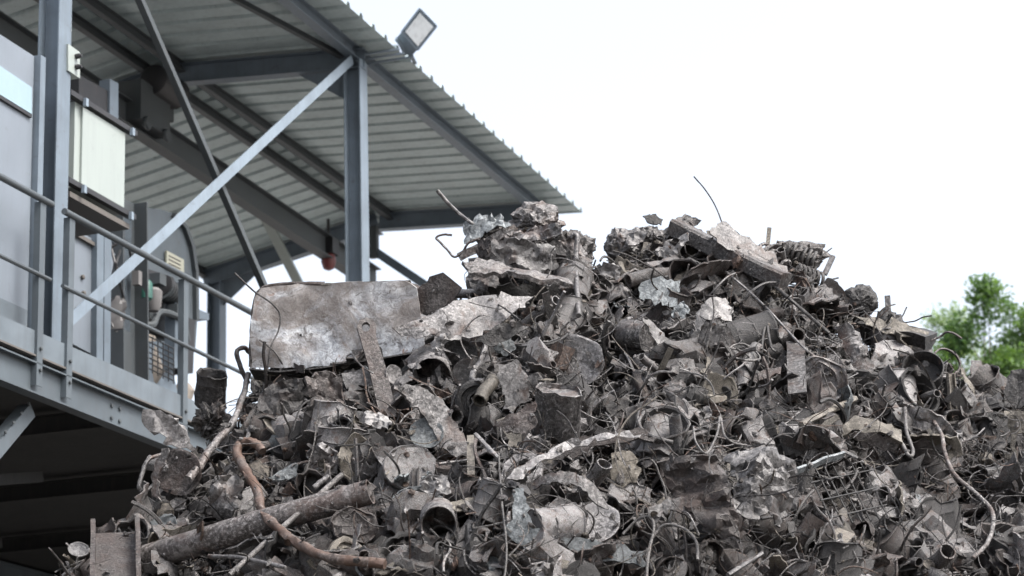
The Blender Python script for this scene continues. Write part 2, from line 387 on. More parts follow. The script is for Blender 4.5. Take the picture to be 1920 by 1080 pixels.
# ------------------------------------------------------------------ platform
pf = empty('raised_platform', P(-5, -.3, -ZE), 'raised grey steel platform with toe board and tubular railing beside the canopy columns', 'platform')
TA, TB = -12., 3.
build('deck', box(P((TA + TB) / 2, 2.2, 4.05), (D1, WL, UP), ((TB - TA) / 2, 2.44, .015)), MT['deck_shade'], pf)
build('toe_board', box(P((TA + TB) / 2, -.275, 4.135), (D1, WL, UP), ((TB - TA) / 2, .004, .085)), MT['steel_toe'], pf)
build('edge_strip', box(P((TA + TB) / 2, -.27, 4.043), (D1, WL, UP), ((TB - TA) / 2, .025, .006)), MT['grate'], pf)
beam('edge_beam', P(TA, -.25, 3.89), P(TB, -.25, 3.89), I_prof(.22, .1), UP, 'steel_plat', pf)
beam('edge_beam', P(TA, 4.2, 3.89), P(TB, 4.2, 3.89), I_prof(.22, .1), UP, 'steel_plat', pf)
for t_ in np.arange(-11.4, 3, 2.2):
    beam('joist', P(t_, -.2, 3.93), P(t_, 4.15, 3.93), I_prof(.14, .07), UP, 'deck_shade', pf)
def rail_section(ta, tb):
    build('top_rail', tube([P(ta, -.3, 5.15), P(tb, -.3, 5.15)], .024, 10), MT['rail'], pf, True)
    build('mid_rail', tube([P(ta, -.3, 4.61), P(tb, -.3, 4.61)], .016, 8), MT['rail'], pf, True)
rail_section(TA, -6.12); rail_section(-5.95, TB)
for t_ in (-9.8, -8.05, -6.27, -5.87, -4.12, -2.37, -.62, 1.13, 2.9):
    beam('railing_post', P(t_, -.3, 3.84), P(t_, -.3, 5.13), L_prof(.075, .05, .007), D1, 'steel_plat', pf)
    for z_ in (3.95, 4.1):
        V, F = lathe([(.014, 0), (.014, .012), (.006, .014)], 6); build('bolt', (V @ frame_to(-WL) + P(t_ + .04, -.302, z_), F), MT['steel_dark'], pf)
for t_ in (-5.15, -2.6):
    for dz in (0, .09):
        for dt in (0, .12):
            V, F = lathe([(.016, 0), (.016, .01), (.007, .012)], 6); build('bolt', (V @ frame_to(-WL) + P(t_ + dt, -.256, 3.84 + dz), F), MT['steel_dark'], pf)
beam('knee_brace', P(-6.1, -.16, 3.76), P(-7.1, -.16, 2.9), L_prof(.1, .1, .01), WL, 'steel_plat', pf)
for k in range(4):
    q = P(-6.14, -.16, 3.7) + (P(-7.1, -.16, 2.86) - P(-6.14, -.16, 3.7)) * (k * .1)
    V, F = lathe([(.013, 0), (.013, .01), (.006, .012)], 6); build('bolt', (V @ frame_to(-WL) + q + WL * -.006 + UP * .05, F), MT['steel_dark'], pf)
for (a, b) in (((-7.2, .6, 3.0), (-4.6, .6, 3.55)), ((-6.5, 1.4, 3.7), (-3.0, 1.4, 2.2)), ((-7.5, 2.2, 2.4), (-2.5, 2.2, 3.5))):
    beam('under_brace', P(*a), P(*b), L_prof(.08, .08, .008), WL, 'deck_shade', pf)
for t_ in (-9, -2.75):
    for w_ in (.35, 3.9): beam('leg', P(t_, w_, -ZE), P(t_, w_, 3.78), I_prof(.16, .16), WL, 'deck_shade', pf)
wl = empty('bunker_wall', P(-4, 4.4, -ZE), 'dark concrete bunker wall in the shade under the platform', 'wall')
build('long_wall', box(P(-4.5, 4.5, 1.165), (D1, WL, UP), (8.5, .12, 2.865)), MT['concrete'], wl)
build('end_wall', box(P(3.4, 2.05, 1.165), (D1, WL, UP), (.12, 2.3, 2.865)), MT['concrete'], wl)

# ------------------------------------------------------------------ control cabin, cabinet, switch box
cb = empty('control_cabin', P(-8, .5, 4.07), 'pale grey sheet metal control cabin behind the railing at the left edge', 'cabin')
build('cabin_body', box(P(-8.0, .62, 5.18), (D1, WL, UP), (1.93, .72, 1.11)), MT['panel'], cb)
build('corner_trim', box(P(-6.02, -.115, 5.2), (D1, WL, UP), (.035, .03, 1.1)), MT['steel'], cb)
wn = build('window', plate_px([(-60, 82), (60, 164), (60, 214), (-60, 140)], -.112, -.05), MT['glass'], cb)
build('window_sill', plate_px([(-60, 141), (60, 215), (60, 221), (-60, 147)], -.12, -.09), MT['black'], cb)
build('base_skirt', box(P(-8.0, -.112, 4.3), (D1, WL, UP), (1.9, .006, .12)), MT['steel_toe'], cb)

ec = empty('electrical_cabinet', P(-4.98, .2, 5.5), 'cream white electrical cabinet held between two black channels on the near column', 'cabinet')
build('box_body', box(P(-4.99, .17, 5.865), (D1, WL, UP), (.37, .2, .33)), MT['cream'], ec)
build('door', box(P(-4.95, -.04, 5.865), (D1, WL, UP), (.325, .008, .315)), MT['cream'], ec)
for z_ in (6.2, 5.53):
    c = beam('channel', P(-5.5, -.05, z_), P(-4.48, -.05, z_), U_prof(.05, .04, .006), WL, 'black', ec)
    for t_ in (-5.3, -4.58): build('clamp', box(P(t_, -.085, z_), (D1, WL, UP), (.018, .014, .03)), MT['steel_light'], ec)
build('drip_tray', box(P(-4.99, .17, 5.46), (D1, WL, UP), (.45, .22, .02)), MT['grate'], ec)

sb = empty('switch_box', P(-5.33, -.02, 6.4), 'small cream switch box with two dark glands high on the near column', 'switch box')
build('case', plate_px([(128, 82), (150, 98), (150, 147), (128, 132)], -.1, .05), MT['cream'], sb)
for y_ in (106, 126):
    V, F = lathe([(.02, 0), (.02, .03), (.012, .05)], 8); build('gland', (V @ frame_to(-WL) + hit(142, y_, -.1), F), MT['black'], sb, True)
build('conduit', tube([hit(130, 58, -.06), hit(131, -60, -.06)], .018, 8), MT['cream'], sb, True)
build('cable', tube(smooth_path([hit(129, 60, -.06), hit(126, 75, -.07), hit(129, 86, -.05)]), .01, 6), MT['black'], sb, True)

# ------------------------------------------------------------------ machine on the platform
mc = empty('conveyor_machine', P(-1.6, 1.2, 4.07), 'grey conveyor head machine with rounded drum guard and motor behind the railing', 'machine')
build('drum_guard', plate_px([(255, 640), (255, 388), (300, 392), (330, 402), (350, 425), (362, 460), (369, 510), (370, 600), (366, 660)], 1.2, 2.1), MT['steel_plat'], mc)
build('guard_flange', plate_px([(331, 399), (353, 424), (366, 460), (373, 510), (374, 600), (369, 600), (368, 510), (361, 462), (349, 428), (328, 404)], 1.16, 1.2), MT['steel_dark'], mc)
A0 = hit(226, 372, .9); A1 = hit(238, 640, .9); A1[:2] = A0[:2] + (A1[:2] - A0[:2]) * .5
build('frame_post', extrude(U_prof(.44, .14, .02), A1 - UP * .6, A0, -D1), MT['steel_dark'], mc)
build('post_web', box((A0 + A1) / 2 - UP * .02, (D1, WL, UP), (.13, .02, .5)), MT['steel_light'], mc)
build('label_plate', plate_px([(313, 470), (345, 487), (345, 514), (313, 500)], 1.17, 1.19), MT['yellow'], mc)
for k in range(3): build('label_line', plate_px([(317, 478 + k * 7), (339, 489 + k * 7), (339, 491 + k * 7), (317, 480 + k * 7)], 1.166, 1.17), MT['grate'], mc)
V, F = lathe([(.06, -.16), (.1, -.15), (.1, .08), (.08, .1), (.08, .16)], 16); q = hit(318, 548, 1.05)
build('motor', (V @ frame_to(D1 + UP * -.2) + q, F), MT['black'], mc, True)
for k in range(6):
    V, F = lathe([(.107, -.004), (.107, .004)], 16); build('motor_fin', (V @ frame_to(D1 + UP * -.2) + q + D1 * (k * .04 - .14), F), MT['steel_dark'], mc, True)
q = hit(274, 545, .8); V, F = lathe([(.03, -.09), (.055, -.07), (.055, .06), (.035, .09)], 12)
build('green_cap', (V + q, F), MT['green'], mc, True)
q = hit(287, 562, .85); V, F = lathe([(.05, -.1), (.07, -.06), (.08, .07), (.05, .1)], 12); build('filter_cup', (V + q, F), MT['ragw'], mc, True)
q = hit(257, 522, .8); build('junction_box', box(q, (D1, WL, UP), (.03, .03, .06)), MT['ragw'], mc)
build('gearbox', plate_px([(265, 500), (325, 520), (340, 560), (338, 600), (300, 600), (268, 560)], 1.15, 1.19), MT['black'], mc)
build('cross_beam', plate_px([(352, 572), (392, 588), (392, 600), (352, 596)], 1.3, 1.42), MT['steel'], mc)
for (x0, x1, x2) in ((232, 245, 228), (318, 330, 326)):
    build('support_leg', plate_px([(x0 + 12, 560), (x1 + 14, 560), (x2 + 18, 690), (x2, 690)], 1.0, 1.1), MT['steel'], mc)
build('tapered_plate', plate_px([(283, 640), (310, 640), (335, 742), (330, 760), (262, 730)], 1.1, 1.13), MT['steel'], mc)
build('lower_housing', plate_px([(256, 560), (366, 600), (362, 700), (345, 700), (330, 640), (256, 610)], 1.16, 1.5), MT['black'], mc)
build('shade_backing', plate_px([(186, 440), (300, 500), (300, 760), (186, 700)], 1.75, 1.8), MT['black'], mc)  # added dark sheet, stands in for the shade behind the machine
build('pipe_run', tube(smooth_path([hit(255, 600, .9), hit(285, 610, .8), hit(300, 585, .9), hit(340, 600, .9), hit(352, 640, .9)]), .03, 8), MT['steel_dark'], mc, True)
for (x_, y_, a_) in ((296, 525, .06), (330, 585, .07), (276, 592, .05), (246, 560, .06)): build('bracket', box(hit(x_, y_, 1.0), (D1, WL, UP), (a_, .05, a_ * .8)), MT['steel_dark'], mc)
gm = MB()
for k in range(9): gm.add(*tube([hit(246 + k * 10, 612 + k * 5, .95), hit(246 + k * 10, 680 + k * 5, .95)], .006, 4))
for k in range(7): gm.add(*tube([hit(246, 614 + k * 10, .95), hit(326, 654 + k * 10, .95)], .006, 4))
build('mesh_guard', gm, MT['black'], mc)
for (p_, q_, r_) in (((205, 450), (222, 520), (232, 560)), ((200, 470), (235, 452), (250, 500)), ((118, 440), (125, 470), (112, 480)), ((225, 470), (218, 500), (240, 510))):
    build('hose', tube(smooth_path([hit(*p_, .6), hit(*q_, .5), hit(*r_, .7)]), .012, 6), MT['black'], mc, True)

bx_ = empty('control_box', P(-3.6, 1.0, 6.5), 'dark box on a blue grey hanger above the cream white electrical cabinet', 'control box')
build('box_body', plate_px([(148, 140), (206, 172), (206, 240), (148, 212)], .9, 1.3), MT['black'], bx_)
build('hanger', plate_px([(206, 148), (222, 156), (222, 262), (206, 254)], .88, .98), MT['steel'], bx_)
# sheet panels left of the machine
sp = empty('machine_enclosure', P(-4.5, .9, 4.07), 'bluish grey sheet metal enclosure behind the railing under the cream cabinet', 'enclosure')
build('front_panel', plate_px([(112, 415), (183, 452), (180, 668), (112, 632)], .55, .62), MT['panel'], sp)
build('side_panel', plate_px([(196, 462), (216, 476), (200, 560), (196, 560)], .7, .74), MT['panel'], sp)
build('top_trim', plate_px([(118, 420), (184, 458), (184, 465), (118, 427)], .52, .55), MT['grate'], sp)
for x_ in (189, 203):
    build('upright', plate_px([(x_ - 7, 430), (x_ + 6, 437), (x_ + 4, 690), (x_ - 8, 685)], .5, .56), MT['steel'], sp)
for (x_, y_) in ((153, 520), (155, 550), (143, 580)):
    V, F = lathe([(.02, 0), (.02, .02), (.01, .025)], 8); build('knob', (V @ frame_to(-WL) + hit(x_, y_, .55), F), MT['grate'], sp)
def rag(name, label, cat, cx, cy, w_, sx, sz, mat, seed):
    rg = np.random.default_rng(seed); n = 9; c = hit(cx, cy, w_); V = []; F = []
    for i in range(n):
        for j in range(n):
            u, v = i / (n - 1) - .5, j / (n - 1) - .5
            d = .06 * math.sin(u * 9 + v * 4) + .04 * noise.noise((u * 5 + seed, v * 5, 0))
            V.append(c + D1 * u * sx * (1 - .35 * v) + UP * v * sz + WL * d)
    F = [(i * n + j, (i + 1) * n + j, (i + 1) * n + j + 1, i * n + j + 1) for i in range(n - 1) for j in range(n - 1)]
    return tag(build(name, solidify(np.array(V), F, .01), MT[mat], smooth=True), label, cat)
rag('rag', 'white rag hung in the machine frame behind the mid rail', 'rag', 218, 588, .6, .14, .26, 'ragw', 3)
def sack(name, label, cx, cy, w_, rx, rz, seed):
    V, F = lathe([(.05, -1), (.75, -.95), (1, -.5), (.95, .2), (.6, .7), (.25, .85), (.3, 1)], 14)
    V = V * np.array([rx, rx * .7, rz]); V += np.array([[.05 * noise.noise(v * 6 + seed), .05 * noise.noise(v * 6 + 9 + seed), .03 * noise.noise(v * 5)] for v in V])
    return tag(build(name, (V + hit(cx, cy, w_), F), MT['beige'], smooth=True), label, 'sack')
sack('sack', 'beige sack slumped behind the mesh guard of the machine', 262, 672, 1.25, .2, .28, 1)
sack('sack', 'smaller beige sack by the tapered plate at the platform edge', 345, 742, 1.2, .1, .16, 4)

# ------------------------------------------------------------------ floodlight on the eave
fl = empty('floodlight', P(.25, -.42, 8.52), 'square floodlight on a bracket at the eave of the corrugated roof', 'floodlight')
dist_f = np.linalg.norm(hit(760, 110, -.42) - EYE)
nf_ = nrm(-ray(780, 60) + CX * .15 - CY * .25); pc = EYE + ray(786, 55) * (dist_f - .1)
def onpl(x, y, c, n): v = ray(x, y); return EYE + v * (((c - EYE) @ n) / (v @ n))
fc = [onpl(x, y, pc, nf_) for x, y in ((787, 17), (818, 49), (783, 93), (754, 60))]
bk = nrm(-nf_ * .7 - CY * .55 - CX * .25) * .17
Vb = np.array(fc + [a + bk for a in fc]); cc_ = Vb.mean(0)
build('housing', (Vb, [(3, 2, 1, 0), (4, 5, 6, 7), (0, 1, 5, 4), (1, 2, 6, 5), (2, 3, 7, 6), (3, 0, 4, 7)]), MT['steel_light'], fl)
m_ = np.mean(fc, 0); gi = [m_ + (a - m_) * .82 + nf_ * .004 for a in fc]; gj = [a + nf_ * .01 for a in gi]
build('lens', (np.array(gi + gj), [(0, 1, 2, 3), (7, 6, 5, 4), (0, 4, 5, 1), (1, 5, 6, 2), (2, 6, 7, 3), (3, 7, 4, 0)][0:6]), MT['lamp_glass'], fl)
fo = [m_ + (a - m_) * 1.02 for a in fc]; fr = MB()
for i in range(4): fr.add(*tube([fo[i], fo[(i + 1) % 4]], .012, 4))
build('bezel', fr, MT['steel_light'], fl)
e_ = P(.3, -.4, 8.5)
build('bracket', tube([fc[3] + bk * .7, (fc[3] + e_) / 2 + bk * .3, e_], .022, 6), MT['steel_light'], fl)
build('bracket', tube([fc[2] + bk * .8, e_ + D1 * .25], .022, 6), MT['steel'], fl)
for k in range(3): build('mount_strap', box(P(.05 + .12 * k, -.2, 8.46), (D1, WL, UP), (.012, .24, .008)), MT['steel_light'], fl)

# ------------------------------------------------------------------ trees
def tree(name, label, base, height, mat, seed, nleaf, leaf, blobs, group=None):
    rg = np.random.default_rng(seed); base = np.asarray(base, float)
    root = empty(name, base, label, 'tree', group)
    tr = MB(); top = base + UP * height
    tp = smooth_path([base - UP * .3, base + UP * height * .35 + CX * .15, base + UP * height * .65 - CX * .1, base + UP * height * .92], 4)
    tr.add(*tube(tp, np.linspace(height * .016, .01, len(tp)), 8))
    C = []
    for b in blobs:                             # spray centres: (right, forward, up fraction, radius)
        C.append((base + CX * b[0] + np.array([0, 1, 0]) * b[1] + UP * height * b[2], b[3]))
        s = tp[min(len(tp) - 1, int(len(tp) * max(.3, b[2] - .22)))]
        mid = (s + C[-1][0]) / 2 + rg.normal(0, .15, 3)
        lp = smooth_path([s, mid, C[-1][0]], 4); tr.add(*tube(lp, np.linspace(.03, .005, len(lp)), 5))
    build('trunk', tr, MT['bark'], root, True)
    Vs = []; Fs = []; T = []; n = 0
    for i in range(nleaf):
        c, r = C[rg.integers(len(C))]
        d = nrm(rg.normal(0, 1, 3)); rr = r * rg.uniform(.15, 1) ** .5 * (1 + .5 * noise.noise(d * 2.3 + c))
        # leaves gathered along short twigs
        p0 = c + d * rr * np.array([1, 1, 1.25]); tw = nrm(d * .7 + UP * .5 + rg.normal(0, .5, 3))
        tint = np.clip(.45 + .35 * noise.noise(p0 * .9) + rg.normal(0, .17), 0, 1)
        for k in range(6):
            p = p0 + tw * leaf * 1.1 * k + rg.normal(0, leaf * .45, 3)
            a = nrm(rg.normal(0, 1, 3)); b2 = nrm(np.cross(a, rg.normal(0, 1, 3))); L = leaf * rg.uniform(.7, 1.4)
            Vs += [p - a * L, p + b2 * L * .42, p + a * L, p - b2 * L * .42 + np.cross(a, b2) * L * .15]; Fs.append((n, n + 1, n + 2, n + 3)); n += 4; T += [tint] * 4
    o = build('crown', (np.array(Vs), Fs), MT[mat], root)
    at = o.data.attributes.new('tint', 'FLOAT_COLOR', 'POINT')
    at.data.foreach_set('color', np.repeat(np.array(T), 4).reshape(-1, 4).astype(np.float32).ravel())
    return root
def ground_at(px, dist):
    v = ray(px, 700); h_ = math.hypot(v[0], v[1]); return np.array([v[0] / h_ * dist, v[1] / h_ * dist, 0])
def crown(zb, zt, x0, x1, n, rg, peak):
    """spray centres filling a crown whose outline rises to its peak"""
    B = []
    for i in range(n):
        x = rg.uniform(x0, x1); top = zb + (zt - zb) * max(.25, 1 - abs(x - peak) / (max(peak - x0, x1 - peak)) * .62)
        z = zb + (top - zb) * rg.random() ** .8; B.append((x, rg.uniform(-.8, .8), z, rg.uniform(.11, .27)))
    return B
tg = np.random.default_rng(21)
H1 = 12.3; b1 = [(x * 1.1, y, (z - .25) / H1, r * 1.3) for x, y, z, r in crown(9.0, 12.2, -1.0, 2.2, 95, tg, .7) + [(-.2, 0, 12.45, .1), (-.18, 0, 12.2, .2), (.25, .1, 11.95, .25), (-.55, 0, 11.75, .16), (-.72, .1, 11.6, .12), (.6, 0, 11.9, .2), (-.9, 0, 11.1, .15)] + [(x, y, z, r * 1.8) for x, y, z, r in crown(5.5, 10.2, -1.6, 2.2, 14, tg, .3)]]
tree('leafy_tree', 'bright green leafy tree rising beside the right end of the scrap heap', ground_at(1885, 40), H1, 'leaf', 3, 11500, .045, b1)
H2 = 18.2; b2 = [(x, y, z / H2, r) for x, y, z, r in crown(14.2, 17.9, -1.1, 1.4, 60, tg, -.1) + [(x, y, z, r * 2.2) for x, y, z, r in crown(7.5, 14, -2., 2.2, 12, tg, 0)]]
tree('leafy_tree', 'paler hazy green tree farther off between heap and bright tree', ground_at(1772, 62), H2, 'leaf_hazed', 8, 2300, .06, b2)
H3 = 14.2; b3 = [(x, y, z / H3, r) for x, y, z, r in crown(10.6, 13.7, -1.2, 2.4, 46, tg, .4) + [(x, y, z, r * 2.) for x, y, z, r in crown(6., 11.5, -2., 2.2, 12, tg, 0)]]
tree('leafy_tree', 'blurred green tree at the right edge behind the heap crest', ground_at(1950, 50), H3, 'leaf', 13, 5000, .06, b3)

# ------------------------------------------------------------------ scrap heap surface
OUT = [(-500, 1900), (-200, 1500), (30, 1165), (90, 1105), (150, 1050), (210, 1015), (280, 975), (310, 915), (340, 870), (390, 830), (430, 785), (470, 735), (560, 655), (650, 600), (740, 572), (800, 560), (870, 550), (905, 510), (940, 470), (1000, 435), (1050, 450), (1090, 485), (1130, 520), (1165, 482), (1210, 452), (1280, 440), (1350, 460), (1420, 482), (1510, 490), (1550, 540), (1610, 590), (1690, 635), (1740, 670), (1800, 700), (1920, 728), (2050, 775), (2300, 960), (2900, 1500), (3300, 1900)]
_d = [ray(x, y) for x, y in OUT]
SAZ = np.array([math.atan2(d[0], d[1]) for d in _d]); STE = np.array([d[2] / math.hypot(d[0], d[1]) for d in _d])
TS = .9
def rc(az): return np.interp(az, rad(np.array([-16, -10, -5, 0, 3, 8, 14, 20]) ) if False else np.radians([-16, -10, -5, 0, 3, 8, 14, 20]), [12.2, 12.5, 13.1, 13.2, 13.6, 13.7, 13.4, 13.0])
def te(az): return np.interp(az, SAZ, STE)
def surf_r(az, tl):
    T_ = te(az); R = rc(az) * (TS - T_) / (TS - np.minimum(tl, T_)); return R
def bump_n(az, z): return .16 * noise.noise((az * 26, z * 1.9, 4.2)) + .07 * noise.noise((az * 70, z * 5, 1.2))
def heap_pt(px, py, lift=0.):
    v = ray(px, py); h_ = math.hypot(v[0], v[1]); az = math.atan2(v[0], v[1]); R = float(surf_r(az, v[2] / h_))
    return EYE + v * (R / h_ - lift)
def hollow(px, py):
    v = ray(px, py); az = math.atan2(v[0], v[1]); q = v[2] / math.hypot(v[0], v[1])
    return .17 * noise.noise((az * 48, q * 62, 2.7)) + .07 * noise.noise((az * 120, q * 150, 7.7)) - .02 + hole(az, q)
HOLES = []
for hx, hy, hr, hd in ((1245, 900, 42, .4), (1580, 930, 75, .42), (905, 835, 40, .3), (965, 548, 62, .35), (1030, 548, 40, .3), (1040, 925, 42, .32), (545, 885, 38, .3), (718, 1000, 40, .35), (1815, 1010, 60, .4), (1440, 1035, 60, .35), (1110, 870, 40, .3), (620, 870, 30, .2), (1330, 1050, 60, .3), (960, 800, 35, .25), (1660, 860, 45, .3), (1720, 930, 50, .35), (770, 870, 35, .25), (1400, 760, 35, .2), (460, 980, 40, .25), (1180, 790, 40, .2)):
    v_ = ray(hx, hy); HOLES.append((math.atan2(v_[0], v_[1]), v_[2] / math.hypot(v_[0], v_[1]), hr / FPX, hd))
def hole(az, q): return -sum(hd * math.exp(-((az - a) ** 2 + (q - b) ** 2) / (r * r)) for a, b, r, hd in HOLES)
HN = nrm((0, -.669, .743))                   # mean outward normal of the front slope
na, nr = 230, 150
azs = np.linspace(rad(-19), rad(25), na); V = []
for az in azs:
    H_ = rc(az) * te(az) + ZE; R0 = rc(az)
    Rf = R0 - (H_ + .6) / TS; Rb = R0 + (H_ + .6) / 1.0
    for R in np.concatenate([np.linspace(Rf, R0, 110), np.linspace(R0, Rb, 41)[1:]]):
        z = H_ - (R0 - R) * TS if R <= R0 else H_ - (R - R0)
        d = bump_n(az, z) - .26 + (hole(az, (z - ZE) / R) if R <= R0 else 0)
        V.append(np.array([math.sin(az) * R, math.cos(az) * R, z]) + HN * d)
F = [(i * nr + j, (i + 1) * nr + j, (i + 1) * nr + j + 1, i * nr + j + 1) for i in range(na - 1) for j in range(nr - 1)]
o = build('scrap_mound', (np.array(V), F), MT['core'], smooth=True, origin=(0, 13, 0), ang=180); o['kind'] = 'structure'
# ------------------------------------------------------------------ named scrap pieces
ANCH = []
def reg(o, label, cat, ref, cx, cy, hw, hh):
    tag(o, label, cat); ANCH.append((ref, cx, cy, hw, hh)); return o
def pxm(p): return np.linalg.norm(np.asarray(p) - EYE) / FPX
def cdir(r, u, t): return nrm(CX * r + CY * u + CB * t)
def shape2d(poly, s, rg, rag=.0):
    """fill an outline with a jittered net of triangles"""
    B = []; n = len(poly)
    for i in range(n):
        a, b = np.array(poly[i]), np.array(poly[(i + 1) % n]); k = max(1, int(np.linalg.norm(b - a) / s))
        for j in range(k): B.append(a + (b - a) * j / k + (rg.normal(0, rag * s, 2) if j else 0))
    B = np.array(B); lo, hi = B.min(0), B.max(0); Q = []
    for x in np.arange(lo[0], hi[0], s):
        for y in np.arange(lo[1], hi[1], s):
            q = np.array([x, y]) + rg.uniform(-.3, .3, 2) * s
            if np.min(np.linalg.norm(B - q, axis=1)) > s * .55: Q.append(q)
    A = list(B) + Q; m = len(B)
    v, e, f, _, _, _ = delaunay_2d_cdt([Vector(p) for p in A], [(i, (i + 1) % m) for i in range(m)], [], 1, 1e-6)
    return np.array([tuple(p) for p in v]), [tuple(t) for t in f]
def sheet(name, label, cat, ref, poly, mat, lift=.1, up=.45, right=0., th=.006, amp=.025, k=4, div=9, bend=None, seed=1, rag=.34, holes=None, ang=32):
    div = div * 1.35
    rg = np.random.default_rng(seed * 7 + 1); poly = [np.array(p, float) for p in poly]
    c = np.mean(poly, 0); pc = heap_pt(c[0], c[1], lift + .06); n = nrm(CB + CY * up + CX * right)
    e1 = nrm(CX - n * (CX @ n)); e2 = np.cross(n, e1)
    L2 = []
    for x, y in poly: q = onpl(x, y, pc, n) - pc; L2.append((q @ e1, q @ e2))
    A = np.array(L2); L = max(np.ptp(A[:, 0]), np.ptp(A[:, 1]))
    S, F = shape2d(L2, L / div, rg, rag)
    z = crumple(S, amp, k, rg, L)
    if bend: s_ = S @ np.array([math.cos(bend[0]), math.sin(bend[0])]); z = z - bend[1] * s_ * s_ ; z -= z.mean()
    V = pc + np.outer(S[:, 0], e1) + np.outer(S[:, 1], e2) + np.outer(z, n)
    f0_ = F[0]; nn = np.cross(V[f0_[1]] - V[f0_[0]], V[f0_[2]] - V[f0_[0]])
    if nn @ n < 0: F = [f[::-1] for f in F]
    W, G = solidify(V, F, th); P_ = np.array(poly)
    o = build(name, (W, G), MT[mat], smooth=True, ang=ang)
    return reg(o, label, cat, ref, c[0], c[1], np.ptp(P_[:, 0]) / 2, np.ptp(P_[:, 1]) / 2)
def pts3(pts): return [heap_pt(x, y, l + .04) for x, y, l in pts]
def rod(name, label, cat, ref, pts, rpx, mat, sides=8, hollow=0, wob=.05, sub=6, taper=None, seed=1, jit=1.):
    rg = np.random.default_rng(seed); Q = smooth_path(pts3(pts), sub) if len(pts) > 2 else np.array(pts3(pts))
    if len(pts) == 2: Q = np.array([Q[0] + (Q[1] - Q[0]) * t for t in np.linspace(0, 1, 9)])
    r = rpx * pxm(Q[0]); R = np.full(len(Q), r) * (1 + rg.normal(0, .035 * jit, len(Q)))
    Q = Q + rg.normal(0, r * .06 * jit, Q.shape)
    if taper: R = np.linspace(r, r * taper, len(Q)) * (1 + rg.normal(0, .04 * jit, len(Q)))
    o = build(name, tube(Q, R, sides, hollow * pxm(Q[0]), wob, rg), MT[mat], smooth=True, ang=60)
    a = np.array(pts)[:, :2]; c = (a.min(0) + a.max(0)) / 2
    m = a[len(a) // 2]
    return reg(o, label, cat, ref, m[0], m[1], np.ptp(a[:, 0]) / 3, np.ptp(a[:, 1]) / 3)
def turned(name, label, cat, ref, cx, cy, rpx, prof, axis, mat, lift=.1, seg=22, dent=.05, seed=1, squash=1., ang=38, parts=()):
    """a turned piece: prof in radii of rpx, axis towards its mouth"""
    rg = np.random.default_rng(seed); c = heap_pt(cx, cy, lift + .05); r = rpx * pxm(c); V, F = lathe(prof, seg, True)
    o3 = rg.uniform(-9, 9, 3)
    V = V + np.array([[noise.noise(v * 1.7 + o3), noise.noise(v * 1.7 + o3 + 7), noise.noise(v * 2.1 + o3 + 3)] for v in V]) * dent * 2
    V = V * np.array([1, squash, 1]) * r; A = frame_to(cdir(*axis), tuple(CY + CX * .2))
    o = build(name, (V @ A + c, F), MT[mat], smooth=True, ang=ang, origin=c)
    return reg(o, label, cat, ref, cx, cy, rpx, rpx)
def section(name, label, cat, ref, a, b, prof, xd, mat, seed=1, wob=.0, cuts=10):
    """a straight rolled section from a to b, profile in photo pixels, slightly battered"""
    rg = np.random.default_rng(seed); p0, p1 = heap_pt(*a), heap_pt(*b); m = pxm((p0 + p1) / 2); n = len(prof); V = []; F = []
    z = nrm(p1 - p0); x = cdir(*xd); x = nrm(x - z * (x @ z)); y = np.cross(z, x); o3 = rg.uniform(-9, 9)
    for i in range(cuts + 1):
        t = i / cuts; c = p0 + (p1 - p0) * t + (x * noise.noise((t * 3, o3, 0)) + y * noise.noise((t * 3, o3, 5))) * wob
        V += [c + x * u * m + y * v * m for u, v in prof]
    for i in range(cuts): F += [(i * n + j, i * n + (j + 1) % n, (i + 1) * n + (j + 1) % n, (i + 1) * n + j) for j in range(n)]
    F += [tuple(range(n - 1, -1, -1)), tuple(cuts * n + j for j in range(n))]
    o = build(name, (np.array(V), F), MT[mat], smooth=True, ang=25)
    return reg(o, label, cat, ref, (a[0] + b[0]) / 2, (a[1] + b[1]) / 2, abs(a[0] - b[0]) / 2.4, abs(a[1] - b[1]) / 2.4)
CAN = [(.001, -1.2), (.93, -1.2), (1, -1.24), (1.03, -1.18), (.98, -1.1), (.98, -.45), (1.01, -.4), (.98, -.35), (.98, .3), (1.01, .35), (.98, .4), (.98, .95), (1.04, 1), (1, 1.05), (.92, .98), (.92, -1.1), (.001, -1.1)]
DISC = [(.001, .0), (.28, .0), (.31, .04), (.36, .0), (.6, .0), (.63, .035), (.67, 0), (.88, 0), (.92, .09), (1, .1), (1.02, .02), (.99, -.06), (.9, -.05), (.001, -.05)]
LID = [(.001, .02), (.8, .0), (.9, .05), (1, .05), (1.0, -.05), (.001, -.05)]
POT = [(.001, -.55), (.9, -.5), (1.0, -.2), (1.0, .5), (1.06, .55), (1.0, .6), (.95, .5), (.92, -.1), (.001, -.2)]
DRUM = [(.001, -1.6), (.97, -1.6), (1, -1.55), (1, -.5), (1.03, -.45), (1, -.4), (1, .5), (1.05, .55), (1.02, .62), (.95, .6), (.93, .48), (.001, .44)]
HUB = [(.001, -.25), (.95, -.25), (1, -.2), (1, .12), (.9, .2), (.72, .2), (.68, .05), (.5, .05), (.46, .22), (.34, .22), (.3, .02), (.001, .02)]

